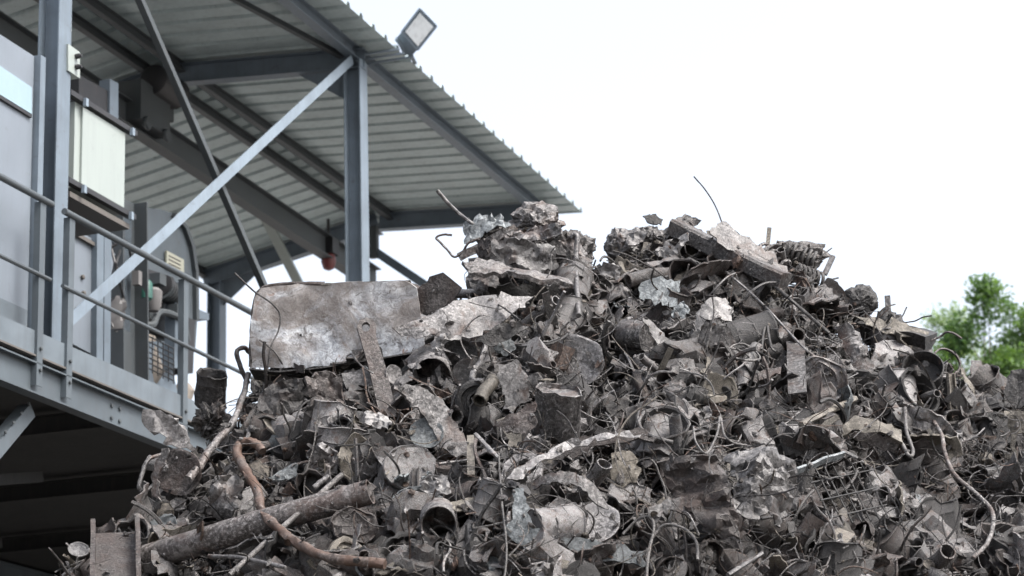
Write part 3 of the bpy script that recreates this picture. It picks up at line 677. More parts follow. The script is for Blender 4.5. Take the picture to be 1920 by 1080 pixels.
def lump(name, label, ref, cx, cy, rx, ry, mat, lift, seed, rough=.5):
    rg = np.random.default_rng(seed); c = heap_pt(cx, cy, lift); m = pxm(c); o = rg.uniform(-30, 30, 3); V, F = lathe([(.001, -1)] + [(math.cos(a), math.sin(a)) for a in np.linspace(-1.42, 1.42, 22)] + [(.001, 1)], 36, True)
    W = []
    for v in V:
        q = v * 2.1 + o; d = 1 + rough * .6 * noise.noise(q) - rough * .7 * abs(noise.noise(q * 1.9)) + rough * .3 * noise.noise(q * 4.3) - rough * .25 * abs(noise.noise(q * 7))
        W.append(v * d + np.array([noise.noise(q * 3 + 4), noise.noise(q * 3 + 8), 0]) * .12 * rough)
    V = np.array(W) * np.array([rx, ry, (rx + ry) * .4]) * m; A = np.stack([CX, CY, CB])
    return reg(build(name, (V @ A + c, F), MT[mat], smooth=True, ang=30, origin=c), label, 'scrap lump', ref, cx, cy, rx, ry)
# --- the big tray panel: sheet body with a folded lower flange and a rusty lip
tp = empty('metal_tray', heap_pt(625, 690, .2), 'large pale galvanised tray panel standing upright on the left shoulder of the heap', 'metal panel')
ANCH.append(('the large galvanised panel', 625, 610, 150, 75))
nT = nrm(CB + CY * .12 - CX * .10); pcT = heap_pt(625, 680, .12); pcT = EYE + ray(625, 612) * np.linalg.norm(pcT - EYE)
def tray_piece(name, poly, mat, amp, dv, off=0., th=.006, rag=.1, seed=3, bend=None):
    rg = np.random.default_rng(seed); n = nT; e1 = nrm(CX - n * (CX @ n)); e2 = np.cross(n, e1); pc = pcT + n * off
    L2 = [((onpl(x, y, pc, n) - pc) @ e1, (onpl(x, y, pc, n) - pc) @ e2) for x, y in poly]
    S, F = shape2d(L2, dv, rg, rag); z = crumple(S, amp, 3, rg, .9)
    # the sheet edge is pressed back along the rim
    V = pc + np.outer(S[:, 0], e1) + np.outer(S[:, 1], e2) + np.outer(z, n)
    f_ = F[0]
    if np.cross(V[f_[1]] - V[f_[0]], V[f_[2]] - V[f_[0]]) @ n < 0: F = [f[::-1] for f in F]
    W, G = solidify(V, F, th); return build(name, (W, G), MT[mat], tp, True)
def tray_mat():
    m, t, b = mat_new('weathered_zinc'); tc = N(t, 'ShaderNodeTexCoord'); v = tc.outputs['Object']
    n1 = noise_n(t, v, 13, 9, .72, 1.0); c = ramp(t, n1, [(.28, (.26, .275, .3)), (.42, (.43, .455, .49)), (.54, (.6, .625, .655)), (.7, (.74, .755, .77))])
    n2 = noise_n(t, v, 22, 8, .74, .8); c = mixc(t, ramp(t, n2, [(.40, (.7,) * 3), (.5, (0, 0, 0))]), c, (.19, .195, .21)); n6 = noise_n(t, v, 15, 7, .7, 1.5); c = mixc(t, ramp(t, n6, [(.57, (0, 0, 0)), (.62, (.85,) * 3)]), c, (.085, .085, .09)); n7 = noise_n(t, v, 9, 7, .7, .6); c = mixc(t, ramp(t, n7, [(.62, (0, 0, 0)), (.68, (.85,) * 3)]), c, (.24, .13, .085))
    n3 = noise_n(t, v, 2.6, 6, .7, 1.0)
    gz = N(t, 'ShaderNodeSeparateXYZ'); t.links.new(v, gz.inputs[0]); mr = N(t, 'ShaderNodeMapRange'); mr.inputs[1].default_value = -.2; mr.inputs[2].default_value = .25; mr.inputs[3].default_value = -.1; mr.inputs[4].default_value = .2; t.links.new(gz.outputs['Z'], mr.inputs[0])
    ad = N(t, 'ShaderNodeMath', operation='ADD'); t.links.new(n3, ad.inputs[0]); t.links.new(mr.outputs[0], ad.inputs[1])
    c = mixc(t, ramp(t, ad.outputs[0], [(.55, (0, 0, 0)), (.7, (.75,) * 3)]), c, mixc(t, n2, (.12, .09, .072), (.27, .225, .19)))
    n5 = noise_n(t, v, 70, 5, .7); c = mixc(t, ramp(t, n5, [(.42, (.35,) * 3), (.58, (0, 0, 0))]), c, (.16, .15, .15))
    t.links.new(c, b.inputs['Base Color']); b.inputs['Roughness'].default_value = .6; b.inputs['Metallic'].default_value = .15
    bu = N(t, 'ShaderNodeBump'); bu.inputs['Strength'].default_value = .6; bu.inputs['Distance'].default_value = .012; t.links.new(n2, bu.inputs['Height']); t.links.new(bu.outputs[0], b.inputs['Normal']); return m
MT['traymat'] = tray_mat()
MT['pipe'] = scrap_mat('scaled_pipe', (.045, .03, .026), (.16, .118, .1), (.52, .48, .46), rust=(.13, .07, .052), rust_lo=.5, rust_hi=.68, vary=.05)
tray_piece('sheet', [(471, 690), (473, 620), (480, 560), (492, 542), (520, 537), (640, 530), (760, 527), (782, 540), (790, 600), (800, 655), (700, 672), (560, 690)], 'traymat', .04, .035)
# folded flange below (runs back into the heap) and rolled lip above
def strip3(name, pts, back, mat, th=.008, drop=.0):
    A = np.array([onpl(x, y, pcT, nT) for x, y in pts]); rows = [A + nT * .012, A - nT * back + UP * drop, A - nT * back * 2 + UP * drop * 2.]
    V = np.concatenate(rows); n = len(A); F = [(r * n + i, r * n + i + 1, (r + 1) * n + i + 1, (r + 1) * n + i) for r in range(2) for i in range(n - 1)]
    return build(name, solidify(V, F, th), MT[mat], tp, True, ang=60)
strip3('lower_flange', [(468, 692), (520, 697), (600, 690), (700, 674), (805, 657)], .07, 'dark', drop=-.022)
strip3('side_flange', [(471, 692), (473, 620), (480, 560), (492, 542)], .05, 'gal')
strip3('top_lip', [(488, 546), (500, 538), (550, 534), (603, 533)], .05, 'rust', drop=.012)
build('rim', tube(smooth_path([onpl(x, y, pcT, nT) + nT * .006 for x, y in ((470, 688), (472, 620), (479, 562), (489, 544), (508, 536), (550, 532), (603, 532))], 5), 3.6 * pxm(pcT), 7, 0, .1, np.random.default_rng(4)), MT['rust'], tp, True)
strip3('top_edge', [(603, 534), (680, 530), (770, 527)], .04, 'tan', drop=-.01)

sheet('scrap_plate', 'dark rusty brown square plate leaning on the top right corner of the large galvanised panel', 'metal plate', 'the dark rusty square plate', [(757, 556), (800, 530), (820, 514), (845, 522), (866, 540), (850, 570), (800, 592), (775, 582)], 'rust', .52, .1, -.25, .008, .02, 3, 8, seed=2)
sheet('scrap_sheet', 'broad pale crumpled sheet with a torn point lying right of the large galvanised panel', 'sheet scrap', 'the broad pale torn sheet', [(735, 618), (790, 600), (850, 566), (905, 552), (960, 556), (1000, 556), (985, 578), (950, 600), (905, 622), (840, 632), (780, 634)], 'gal', .5, .75, .1, .006, .06, 6, 16, bend=(1.2, .6), seed=4)
sheet('scrap_sheet', 'dark folded sheet tucked under the broad pale torn sheet', 'sheet scrap', 'the dark folded sheet', [(890, 640), (930, 610), (975, 600), (990, 615), (960, 632), (920, 650)], 'dark', .34, .2, .2, .006, .03, 3, 8, seed=5)
# eyelet bar
def eyelet():
    p = []; cx, cy = 687, 615
    outer = [(705, 632), (706, 614), (700, 602), (687, 597), (674, 602), (669, 615), (675, 634), (690, 685), (712, 782), (746, 784), (723, 690)]
    c = np.mean(outer, 0); pc = EYE + ray(687, 597) * (np.linalg.norm(pcT - EYE) - .19); n = nrm(CB + CY * .75 + CX * .1); e1 = nrm(CX - n * (CX @ n)); e2 = np.cross(n, e1)
    L2 = lambda x, y: Vector((((onpl(x, y, pc, n) - pc) @ e1), ((onpl(x, y, pc, n) - pc) @ e2)))
    O = [L2(*q) for q in outer]; Hh = [L2(686 + 8 * math.cos(a), 615 + 9 * math.sin(a)) for a in np.linspace(0, 2 * math.pi, 12, endpoint=False)]
    no = len(O); A = O + Hh
    v, e, f, _, _, _ = delaunay_2d_cdt(A, [(i, (i + 1) % no) for i in range(no)] + [(no + i, no + (i + 1) % 12) for i in range(12)], [], 1, 1e-6)
    V = np.array([pc + e1 * q[0] + e2 * q[1] for q in v]); F = [tuple(t) for t in f if max(np.linalg.norm(np.array(v[i]) - np.array(L2(686, 615))) for i in t) > 12.5 * pxm(pc)]
    F = [t if np.cross(V[t[1]] - V[t[0]], V[t[2]] - V[t[0]]) @ n > 0 else t[::-1] for t in F]
    o = build('eyelet_bar', solidify(V, F, .022), MT['rust'], ang=25, smooth=True)
    reg(o, 'flat brown bar with a top eyelet leaning against the large galvanised panel', 'metal bar', 'the eyelet bar', 705, 690, 28, 75)
eyelet()
sheet('scrap_plate', 'long thick curved grey plate running down to the right below the eyelet bar', 'metal plate', 'the long curved plate', [(738, 726), (790, 728), (830, 752), (850, 790), (880, 835), (885, 872), (855, 866), (825, 838), (800, 790), (760, 752)], 'grey', .2, .35, .2, .02, .03, 3, 14, bend=(.8, 1.0), seed=6)
turned('metal_disc', 'pale bluish round lid half under the long curved plate', 'lid', 'the pale bluish lid', 800, 812, 33, LID, (-.1, .5, 1), 'blue', .17, squash=.9)
turned('wheel_hub', 'dark round wheel hub with a pipe stub poking out of its middle', 'wheel hub', 'the dark wheel hub', 893, 752, 40, HUB, (-.05, .1, 1), 'dark', .1, dent=.02)
rod('pipe_stub', 'short hollow tan pipe stub sticking out toward the dark wheel hub', 'pipe', 'the pipe stub', [(925, 712, .1), (897, 752, .26)], 13, 'tan', 14, 3, .03)
sheet('scrap_plate', 'pale mottled rectangular plate standing right of the pipe stub', 'metal plate', 'the pale rectangular plate', [(926, 683), (972, 676), (990, 705), (994, 752), (948, 764), (938, 720)], 'gal', .2, .2, .1, .007, .01, 2, 8, seed=7)
sheet('scrap_plate', 'small bluish torn plate above the pale rectangular plate', 'metal plate', 'the small bluish plate', [(925, 630), (955, 627), (968, 650), (950, 668), (930, 660)], 'blue', .16, .3, 0, .006, .015, 2, 6, seed=8)
turned('metal_disc', 'large mottled pale round drum lid near the middle of the heap', 'drum lid', 'the large drum lid', 1083, 675, 52, LID, (-.25, .25, 1), 'gal', .18, 28, .08, squash=.92)
turned('drum_shard', 'grey battered drum shard standing below the large drum lid', 'drum', 'the grey drum shard', 1045, 775, 44, [(.001, -1.1), (.97, -1.1), (1, -1.05), (1, 1.0), (1.04, 1.04), (.96, 1.05), (.94, .9), (.001, .8)], (.1, 1, .25), 'grey', .08, dent=.1, squash=.8)
sheet('scrap_strip', 'long bent strip with rusty edge rising to the right below the grey drum shard', 'metal strip', 'the long bent strip', [(946, 900), (990, 868), (1040, 838), (1080, 826), (1150, 814), (1195, 806), (1232, 826), (1225, 836), (1180, 832), (1130, 838), (1085, 855), (1045, 868), (1000, 893), (975, 912)], 'rust', .3, .6, -.1, .012, .03, 4, 16, seed=9)
sheet('scrap_strip', 'pale top layer of sheet along the long bent strip', 'metal strip', 'the pale layer on the strip', [(950, 898), (1000, 862), (1050, 834), (1110, 818), (1180, 806), (1215, 815), (1120, 826), (1060, 846), (1000, 880), (970, 902)], 'gal', .325, .8, -.1, .006, .03, 4, 16, seed=9)
sheet('scrap_plate', 'arched grey plate like a bent mudguard under the long bent strip', 'metal plate', 'the arched grey plate', [(1005, 893), (1050, 888), (1095, 897), (1125, 920), (1142, 945), (1120, 945), (1080, 915), (1035, 906), (1000, 910)], 'grey', .24, .7, 0, .008, .015, 2, 12, bend=(0, 2.2), seed=10)
sheet('scrap_plate', 'flat grey torn plate with a narrow neck and wide foot', 'metal plate', 'the necked grey plate', [(962, 918), (982, 915), (988, 962), (1000, 990), (1032, 1008), (1038, 1024), (1000, 1036), (960, 1012), (945, 992), (962, 975)], 'blue', .25, .3, 0, .01, .01, 2, 10, seed=11)
sheet('scrap_strip', 'wide bluish grey flat strip lying at the bottom edge', 'metal strip', 'the wide bluish strip', [(1042, 1002), (1100, 1012), (1160, 1022), (1210, 1034), (1214, 1060), (1150, 1052), (1090, 1044), (1040, 1030)], 'blue', .26, .55, 0, .012, .01, 2, 10, seed=12)
turned('metal_disc', 'medium mottled grey disc tilted above the wide bluish strip', 'disc', 'the tilted grey disc', 1118, 980, 46, LID, (-.2, .75, .8), 'gal', .16, 24, .05)
turned('tin_can', 'grey tin can facing out with a dark mouth at the lower middle', 'tin can', 'the tin can with dark mouth', 822, 975, 33, CAN, (.05, -.12, 1), 'grey', .16, 22, .05)
MT['void'] = MT['dark']
sheet('scrap_sheet', 'pale crumpled cup shaped sheet above the tin can with dark mouth', 'sheet scrap', 'the pale crumpled cup', [(786, 898), (812, 890), (840, 893), (846, 925), (820, 932), (795, 928)], 'white', .2, .35, 0, .006, .03, 4, 8, seed=13)
rod('rusty_pipe', 'orange rusty pipe bent like a walking stick at the lower left', 'pipe', 'the bent orange pipe', [(492, 846, .22), (480, 833, .27), (462, 828, .3), (447, 836, .32), (446, 856, .34), (468, 893, .35), (484, 925, .36), (492, 960, .37), (520, 990, .38), (550, 1013, .38), (590, 1036, .37), (640, 1050, .36), (722, 1056, .32)], 8.5, 'orange', 10, 0, .12, 5)
rod('large_pipe', 'long thick rusty pipe lying up to the right at the lower left', 'pipe', 'the long thick rusty pipe', [(258, 1052, .27), (480, 984, .28), (694, 922, .26)], 25, 'pipe', 20, 3, .012, 9, .9, 4, .15)
sheet('scrap_sheet', 'torn rust brown flap at the upper end of the long thick rusty pipe', 'sheet scrap', 'the torn pipe flap', [(620, 925), (650, 908), (690, 903), (706, 915), (690, 935), (650, 950)], 'rust', .25, .6, .2, .008, .03, 3, 8, seed=14)
rod('thin_rod', 'straight thin grey rod crossing the bent orange pipe', 'rod', 'the straight thin rod', [(641, 890, .3), (430, 1078, .42)], 5.5, 'wire', 7)
rod('thin_rod', 'short pale rod above the long thick rusty pipe', 'rod', 'the short pale rod', [(616, 893, .2), (588, 915, .2)], 5.5, 'gal', 7)
rod('thin_rod', 'thin curved rod low across the long thick rusty pipe', 'rod', 'the thin curved rod', [(392, 1043, .34), (450, 1046, .36), (535, 1064, .34)], 4, 'gal', 6)
# square rusty post
section('rusty_post', 'square rusty brown channel post standing at the lower left corner', 'post', 'the square rusty post', (218, 1190, .62), (216, 1006, .5), U_prof(92, 40, 9), (-1, 0, .12), 'rust', 3, .006, 14)
sheet('scrap_sheet', 'pale crumpled sheet like an animal head jutting out at the left edge of the heap', 'sheet scrap', 'the jutting pale sheet', [(268, 768), (300, 770), (335, 785), (352, 815), (366, 845), (330, 838), (312, 835), (300, 812), (280, 808), (266, 790)], 'gal', .2, .2, .1, .008, .04, 4, 9, seed=15)
turned('round_drum', 'dark rusty drum end below the jutting pale sheet', 'drum', 'the dark rusty drum', 336, 885, 46, LID, (-.3, .2, 1), 'rust', .2, 24, .06, squash=.95)
sheet('scrap_strip', 'grey curved band wrapped round the left side of the dark rusty drum', 'metal strip', 'the curved grey band', [(303, 842), (316, 840), (302, 880), (298, 915), (305, 940), (288, 930), (284, 890), (292, 860)], 'grey', .24, .1, -.4, .008, .01, 1, 9, seed=16)
rod('wire_loop', 'pale bent loop of thick wire left of the dark rusty drum', 'wire', 'the pale wire loop', [(304, 852, .2), (278, 862, .2), (266, 890, .2), (261, 915, .2), (272, 921, .2), (290, 908, .2)], 4, 'gal', 6)
turned('tin_can', 'dark upright can outlined against the sky left of the large galvanised panel', 'tin can', 'the dark can on the skyline', 396, 728, 29, CAN, (.12, 1, .35), 'dark', -.05, 18, .1, squash=.85)
rod('bent_tube', 'long grey tube curving up from the dark rusty drum toward the skyline', 'tube', 'the long curving tube', [(352, 900, .2), (378, 868, .2), (402, 832, .2), (432, 800, .16), (455, 745, .1), (466, 700, .06)], 9, 'grey', 9, 0, .08, 5, .6)
rod('bent_tube', 'thin forked rod on the skyline at the left foot of the large galvanised panel', 'rod', 'the thin forked rod', [(466, 720, .04), (452, 690, .04), (444, 660, .03), (458, 652, .02), (468, 662, .02)], 4.5, 'rust', 6)
# baled block on the middle peak
sheet('scrap_sheet', 'pale crumpled sheet on the front of the block at the middle peak', 'sheet scrap', 'the pale sheet on the peak block', [(922, 452), (960, 448), (1000, 455), (1040, 458), (1045, 500), (1005, 512), (960, 508), (920, 505)], 'gal', .2, .15, 0, .008, .05, 7, 15, seed=17)
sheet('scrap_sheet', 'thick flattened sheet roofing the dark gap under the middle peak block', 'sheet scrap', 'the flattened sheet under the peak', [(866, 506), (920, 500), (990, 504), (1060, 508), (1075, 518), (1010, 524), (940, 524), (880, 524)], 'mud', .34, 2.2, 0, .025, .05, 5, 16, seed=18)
lump('crushed_sheet', 'dark crushed wad carrying the upright can on the left skyline', 'the wad under the skyline can', 398, 790, 32, 40, 'mud', .0, 33, .8)
lump('crushed_sheet', 'crumpled grey wad of sheet capping the middle peak of the heap', 'the cap of the middle peak', 1005, 422, 56, 40, 'grey', .02, 5, .5)
lump('crushed_sheet', 'brown grey crushed wad at the right shoulder of the middle peak', 'the right shoulder of the peak', 1075, 470, 40, 40, 'mud', .06, 8, .55)
lump('crushed_sheet', 'brown grey crushed wad at the left shoulder of the middle peak', 'the left shoulder of the peak', 925, 435, 42, 26, 'mud', .06, 12, .55)
lump('crushed_sheet', 'grey crushed wad with folds at the left end of the right peak', 'the left wad of the right peak', 1165, 462, 34, 36, 'grey', .04, 17, .55)
lump('crushed_sheet', 'brown crushed wad on the skyline left of the slanting box beam', 'the brown wad by the beam', 1215, 448, 30, 24, 'mud', .04, 22, .55)
lump('crushed_sheet', 'dark crushed wad behind the coil springs on the skyline', 'the dark wad behind the springs', 1490, 480, 60, 30, 'mud', -.05, 27, .7)
sheet('scrap_sheet', 'pale folded ridge of sheet just under the cap of the middle peak', 'sheet scrap', 'the pale folded ridge', [(945, 445), (975, 425), (1015, 418), (1050, 430), (1055, 452), (1010, 450), (970, 458)], 'gal', .2, .5, 0, .008, .07, 7, 16, seed=20)
sheet('scrap_sheet', 'rusty brown sheet on the left face of the middle peak block', 'sheet scrap', 'the rusty sheet on the peak block', [(893, 448), (925, 445), (925, 480), (900, 498), (890, 470)], 'rust', .18, .1, -.5, .008, .03, 3, 8, seed=21)
sheet('scrap_sheet', 'grey side sheet on the right of the middle peak block', 'sheet scrap', 'the grey side sheet of the peak', [(1045, 452), (1075, 440), (1100, 470), (1112, 500), (1085, 535), (1050, 505)], 'grey', .12, .1, .4, .008, .07, 7, 14, seed=22)
sheet('scrap_sheet', 'mottled grey sheet lying at the left foot of the middle peak', 'sheet scrap', 'the mottled sheet at the peak foot', [(872, 520), (890, 490), (930, 505), (940, 535), (905, 548), (875, 540)], 'grey', .14, .3, -.3, .008, .04, 4, 9, seed=23)
sheet('scrap_sheet', 'dark sheet added as shade below the flattened sheet of the middle peak', 'sheet scrap', 'the dark sheet in the gap', [(930, 535), (1000, 530), (1050, 535), (1040, 565), (960, 560)], 'dark', .02, .0, 0, .008, .03, 3, 9, seed=24)  # dark sheet put in as the shade of the cavity under the peak
section('scrap_strip', 'flat grey strip sticking out left from the middle peak', 'metal strip', 'the flat strip left of the peak', (862, 486, .12), (955, 432, .18), rect(16, 4), (.5, .8, 0), 'grey', 5, .02)
sheet('mesh_scrap', 'bluish torn scrap of mesh at the left of the middle peak', 'mesh', 'the bluish torn mesh', [(868, 420), (900, 402), (945, 408), (960, 425), (920, 432), (885, 452), (868, 446)], 'blue', .1, .6, -.2, .005, .04, 5, 11, seed=25, rag=.6)
rod('wire', 'pale stick of wire pointing up left from the middle peak', 'wire', 'the pale stick on the peak', [(820, 357, .05), (836, 376, .05), (858, 398, .06), (888, 422, .1)], 3.6, 'gal', 6)
rod('wire', 'hooked thin strip hanging left of the middle peak', 'wire', 'the hooked strip', [(900, 446, .14), (878, 456, .12), (868, 472, .1), (852, 482, .1), (840, 470, .1), (826, 455, .1), (818, 446, .1), (830, 440, .1), (848, 441, .1)], 2.3, 'rust', 5)
rod('hooked_bar', 'upright pale bar with a hooked head right of the middle peak', 'metal bar', 'the upright hooked bar', [(1072, 446, .24), (1077, 440, .26), (1082, 446, .28), (1080, 480, .29), (1081, 520, .3), (1083, 560, .3), (1085, 592, .3)], 5, 'gal', 7)
sheet('scrap_sheet', 'dented grey sheet between the two peaks', 'sheet scrap', 'the dented sheet between the peaks', [(1112, 500), (1150, 495), (1172, 510), (1160, 545), (1120, 540)], 'gal', .15, .3, 0, .007, .04, 4, 9, seed=26)
# right peak
bp = section('box_beam', 'long box beam with pale top slanting down across the right peak', 'beam', 'the long slanting box beam', (1262, 426, .2), (1472, 526, .38), [(-15, -16), (10, -18), (15, -14), (15, 14), (10, 18), (-15, 16)], (.35, 1, .2), 'mud', 3, .01)
sheet('scrap_plate', 'pale torn plate lying on top of the long slanting box beam', 'metal plate', 'the pale plate on the beam', [(1330, 432), (1356, 415), (1375, 430), (1410, 455), (1455, 480), (1478, 508), (1440, 512), (1390, 485), (1345, 455)], 'gal', .38, .9, .3, .008, .02, 3, 12, seed=27)
sheet('scrap_plate', 'small grey crumpled plate at the upper end of the long slanting box beam', 'metal plate', 'the plate at the beam end', [(1268, 410), (1285, 400), (1315, 415), (1300, 425), (1272, 424)], 'grey', .12, .5, 0, .008, .02, 3, 7, seed=28)
rod('wire', 'thin lone wire curving up against the sky above the right peak', 'wire', 'the lone wire on the skyline', [(1301, 331, .1), (1324, 358, .12), (1342, 388, .14), (1353, 416, .2)], 1.5, 'rust', 5)
sheet('scrap_plate', 'small dark plate tilted on the top left of the right peak', 'metal plate', 'the small dark skyline plate', [(1205, 406), (1230, 402), (1243, 412), (1240, 422), (1215, 418)], 'dark', .0, .6, 0, .012, .01, 1, 6, seed=29)
sheet('scrap_sheet', 'pale crumpled sheet left of the slanting box beam', 'sheet scrap', 'the pale sheet left of the beam', [(1228, 470), (1250, 452), (1290, 440), (1292, 455), (1265, 476), (1235, 480)], 'white', .18, .6, -.2, .006, .04, 4, 9, seed=30)
sheet('scrap_sheet', 'white scrap of sheet near the upper end of the slanting box beam', 'sheet scrap', 'the white scrap near the beam', [(1240, 432), (1258, 424), (1268, 438), (1250, 448)], 'white', .14, .3, 0, .006, .02, 3, 6, seed=31)
sheet('scrap_sheet', 'grey crumpled sheet on the left skyline of the right peak', 'sheet scrap', 'the grey sheet on the left of the right peak', [(1135, 470), (1160, 440), (1195, 422), (1215, 435), (1200, 460), (1160, 480)], 'gal', .12, .4, -.3, .007, .06, 7, 14, seed=32)
sheet('scrap_plate', 'blue grey square plate with a rusty lower edge under the right peak', 'metal plate', 'the blue grey square plate', [(1202, 530), (1225, 522), (1275, 526), (1270, 575), (1255, 576), (1198, 558)], 'blue', .22, .3, .1, .01, .008, 2, 8, seed=33)
sheet('scrap_sheet', 'small pale bluish flap below the blue grey square plate', 'sheet scrap', 'the small bluish flap', [(1262, 575), (1282, 565), (1292, 585), (1280, 600), (1258, 592)], 'blue', .18, .4, 0, .007, .02, 2, 7, seed=34)
turned('drum', 'drum lying on its side with a grey round end in the upper middle', 'drum', 'the drum with grey end', 1203, 630, 28, DRUM, (.85, -.1, .75), 'grey', .16, 24, .04)
sheet('scrap_sheet', 'pale ribbed curved sheet right of the drum with grey end', 'sheet scrap', 'the pale sheet by the drum', [(1205, 596), (1225, 605), (1245, 625), (1270, 655), (1250, 662), (1232, 650), (1222, 625)], 'white', .2, .3, .5, .008, .015, 2, 9, seed=35)
sheet('scrap_sheet', 'glossy white curved sheet under the blue grey square plate', 'sheet scrap', 'the white curved sheet', [(1300, 625), (1308, 585), (1330, 560), (1360, 556), (1376, 580), (1372, 602), (1340, 600), (1318, 610), (1305, 635)], 'white', .22, .4, 0, .008, .02, 2, 10, bend=(0, 2.5), seed=36)
sheet('scrap_sheet', 'grey arched sheet below the glossy white curved sheet', 'sheet scrap', 'the grey arched sheet', [(1308, 645), (1320, 605), (1345, 598), (1370, 622), (1382, 645), (1340, 650)], 'grey', .26, .1, 0, .008, .02, 2, 9, bend=(0, 2.0), seed=37)
section('slotted_angle', 'pale slotted angle bar standing upright right of centre', 'angle bar', 'the slotted angle bar', (1478, 738, .28), (1474, 640, .2), L_prof(34, 26, 4), (1, 0, .4), 'grey', 4, .012)
turned('metal_disc', 'large pale grey ringed disc right of the slotted angle bar', 'disc', 'the large ringed disc', 1538, 712, 52, DISC, (-.2, .35, 1), 'gal', .16, 28, .11, squash=.85)
turned('metal_pot', 'dark open pot with a smooth grey hollow near the right edge', 'pot', 'the dark open pot', 1730, 702, 37, POT, (-.12, .62, .75), 'dark', .2, 28, .015)
turned('metal_ring', 'dull rusty hoop half buried behind the dark open pot', 'hoop', 'the rusty hoop', 1775, 678, 28, [(.9, -.1), (1, -.1), (1.02, 0), (1, .1), (.9, .1)], (.3, .5, .8), 'rust', .05, 24, .03)
sheet('scrap_sheet', 'crumpled grey barrel sheet bending down right of the wire tangle', 'sheet scrap', 'the bent barrel sheet', [(1562, 612), (1590, 605), (1612, 625), (1628, 660), (1640, 700), (1625, 712), (1600, 690), (1580, 650)], 'grey', .22, .3, -.2, .01, .03, 4, 10, bend=(0, 3.5), seed=38)
section('trough', 'broad dark trough slab jutting right on the skyline', 'trough', 'the dark trough slab', (1622, 612, .1), (1745, 636, .2), [(-8, -34), (8, -38), (10, 30), (-16, 20), (-20, -10)], (.1, 1, .2), 'dark', 6, .02)
sheet('scrap_sheet', 'pale torn sheet covering the top of the dark trough slab', 'sheet scrap', 'the pale sheet on the trough', [(1605, 588), (1650, 600), (1700, 608), (1742, 622), (1738, 632), (1680, 626), (1630, 612)], 'tan', .22, 1.2, 0, .008, .03, 4, 10, seed=39)
lump('crushed_drum', 'dark rounded crushed drum on the right skyline above the trough slab', 'the dark skyline drum', 1612, 566, 34, 32, 'dark', .03, 41, .3)
sheet('scrap_sheet', 'dark humped sheet on the skyline left of the short post', 'sheet scrap', 'the dark humped sheet', [(1640, 598), (1655, 582), (1690, 588), (1700, 606), (1665, 610)], 'dark', .1, .8, 0, .01, .05, 4, 8, seed=40)
section('short_post', 'short pale post sticking up on the right skyline', 'post', 'the short skyline post', (1666, 590, .06), (1664, 555, .06), rect(10, 8), (1, 0, .3), 'grey', 7)
section('short_post', 'short grey bar tilted on the skyline right of the coil springs', 'metal bar', 'the tilted skyline bar', (1546, 515, .04), (1562, 480, .02), rect(9, 6), (1, 0, .3), 'gal', 8)
rod('wire', 'fine wire tip pointing up right beside the coil springs', 'wire', 'the fine wire by the springs', [(1535, 484, .02), (1548, 474, .02), (1560, 465, .02)], 1.3, 'wire', 5)
rod('wire', 'long thin whisker of wire with a dark tip reaching right over the trough slab', 'wire', 'the whisker wire', [(1690, 606, .1), (1715, 602, .1), (1730, 595, .1), (1747, 592, .1)], 1.4, 'dark', 5)
rod('wire', 'rusty kinked wire reaching past the end of the trough slab', 'wire', 'the kinked wire past the trough', [(1740, 642, .15), (1762, 632, .12), (1775, 623, .12), (1790, 626, .12), (1803, 635, .12)], 2.4, 'rust', 5)
rod('cable', 'long pale cable snaking down the right side of the heap', 'cable', 'the long pale cable', [(1745, 780, .2), (1765, 815, .28), (1772, 850, .3), (1790, 890, .34), (1830, 925, .36), (1858, 955, .36), (1862, 985, .36), (1850, 1020, .36), (1825, 1046, .36)], 3.9, 'mud', 8)
rod('cable', 'shorter grey cable looping down beside the long pale cable', 'cable', 'the shorter grey cable', [(1697, 765, .24), (1700, 810, .28), (1712, 845, .3), (1705, 855, .3), (1690, 830, .28)], 3.6, 'wire', 7)
sheet('scrap_channel', 'bent tan channel with a pale raised corner at the right', 'channel', 'the bent tan channel', [(1577, 798), (1605, 778), (1650, 795), (1690, 805), (1692, 832), (1650, 815), (1610, 808), (1580, 815)], 'tan', .28, .8, 0, .014, .03, 3, 10, seed=41)
sheet('scrap_sheet', 'red brown underside sheet beneath the bent tan channel', 'sheet scrap', 'the red brown underside sheet', [(1595, 815), (1640, 808), (1690, 830), (1680, 850), (1620, 838)], 'rust', .2, -.2, 0, .008, .02, 2, 8, seed=42)
rod('pale_bar', 'straight pale bar rising to the right under the large ringed disc', 'metal bar', 'the straight pale bar', [(1502, 796, .3), (1602, 748, .24)], 6.5, 'tan', 6, 0, .1)
sheet('scrap_sheet', 'large crumpled brown grey sheet with torn folds at the lower right', 'sheet scrap', 'the large crumpled brown sheet', [(1238, 855), (1290, 850), (1345, 852), (1360, 900), (1370, 960), (1400, 1015), (1350, 1018), (1310, 990), (1270, 930)], 'rust', .42, .35, .1, .01, .1, 4, 15, seed=47)
sheet('scrap_sheet', 'large crumpled grey sheet with a bright middle at the lower right', 'sheet scrap', 'the large crumpled grey sheet', [(1362, 850), (1420, 840), (1470, 855), (1495, 885), (1490, 940), (1465, 985), (1440, 960), (1405, 985), (1370, 950), (1380, 895)], 'gal', .46, .6, .2, .01, .09, 4, 15, seed=46)
sheet('scrap_strip', 'grey toothed strip bending under the large crumpled brown sheet', 'metal strip', 'the toothed strip', [(1215, 960), (1250, 935), (1280, 930), (1320, 965), (1345, 1000), (1325, 1002), (1285, 965), (1255, 955), (1225, 985)], 'grey', .3, .4, 0, .012, .03, 3, 12, seed=45, rag=.5)
section('scrap_strip', 'short strip with a bluish white tip above the wire grid', 'metal strip', 'the bluish white tipped strip', (1490, 885, .34), (1580, 850, .32), rect(14, 5), (.3, .8, .4), 'blue', 9, .01)
gd = MB()
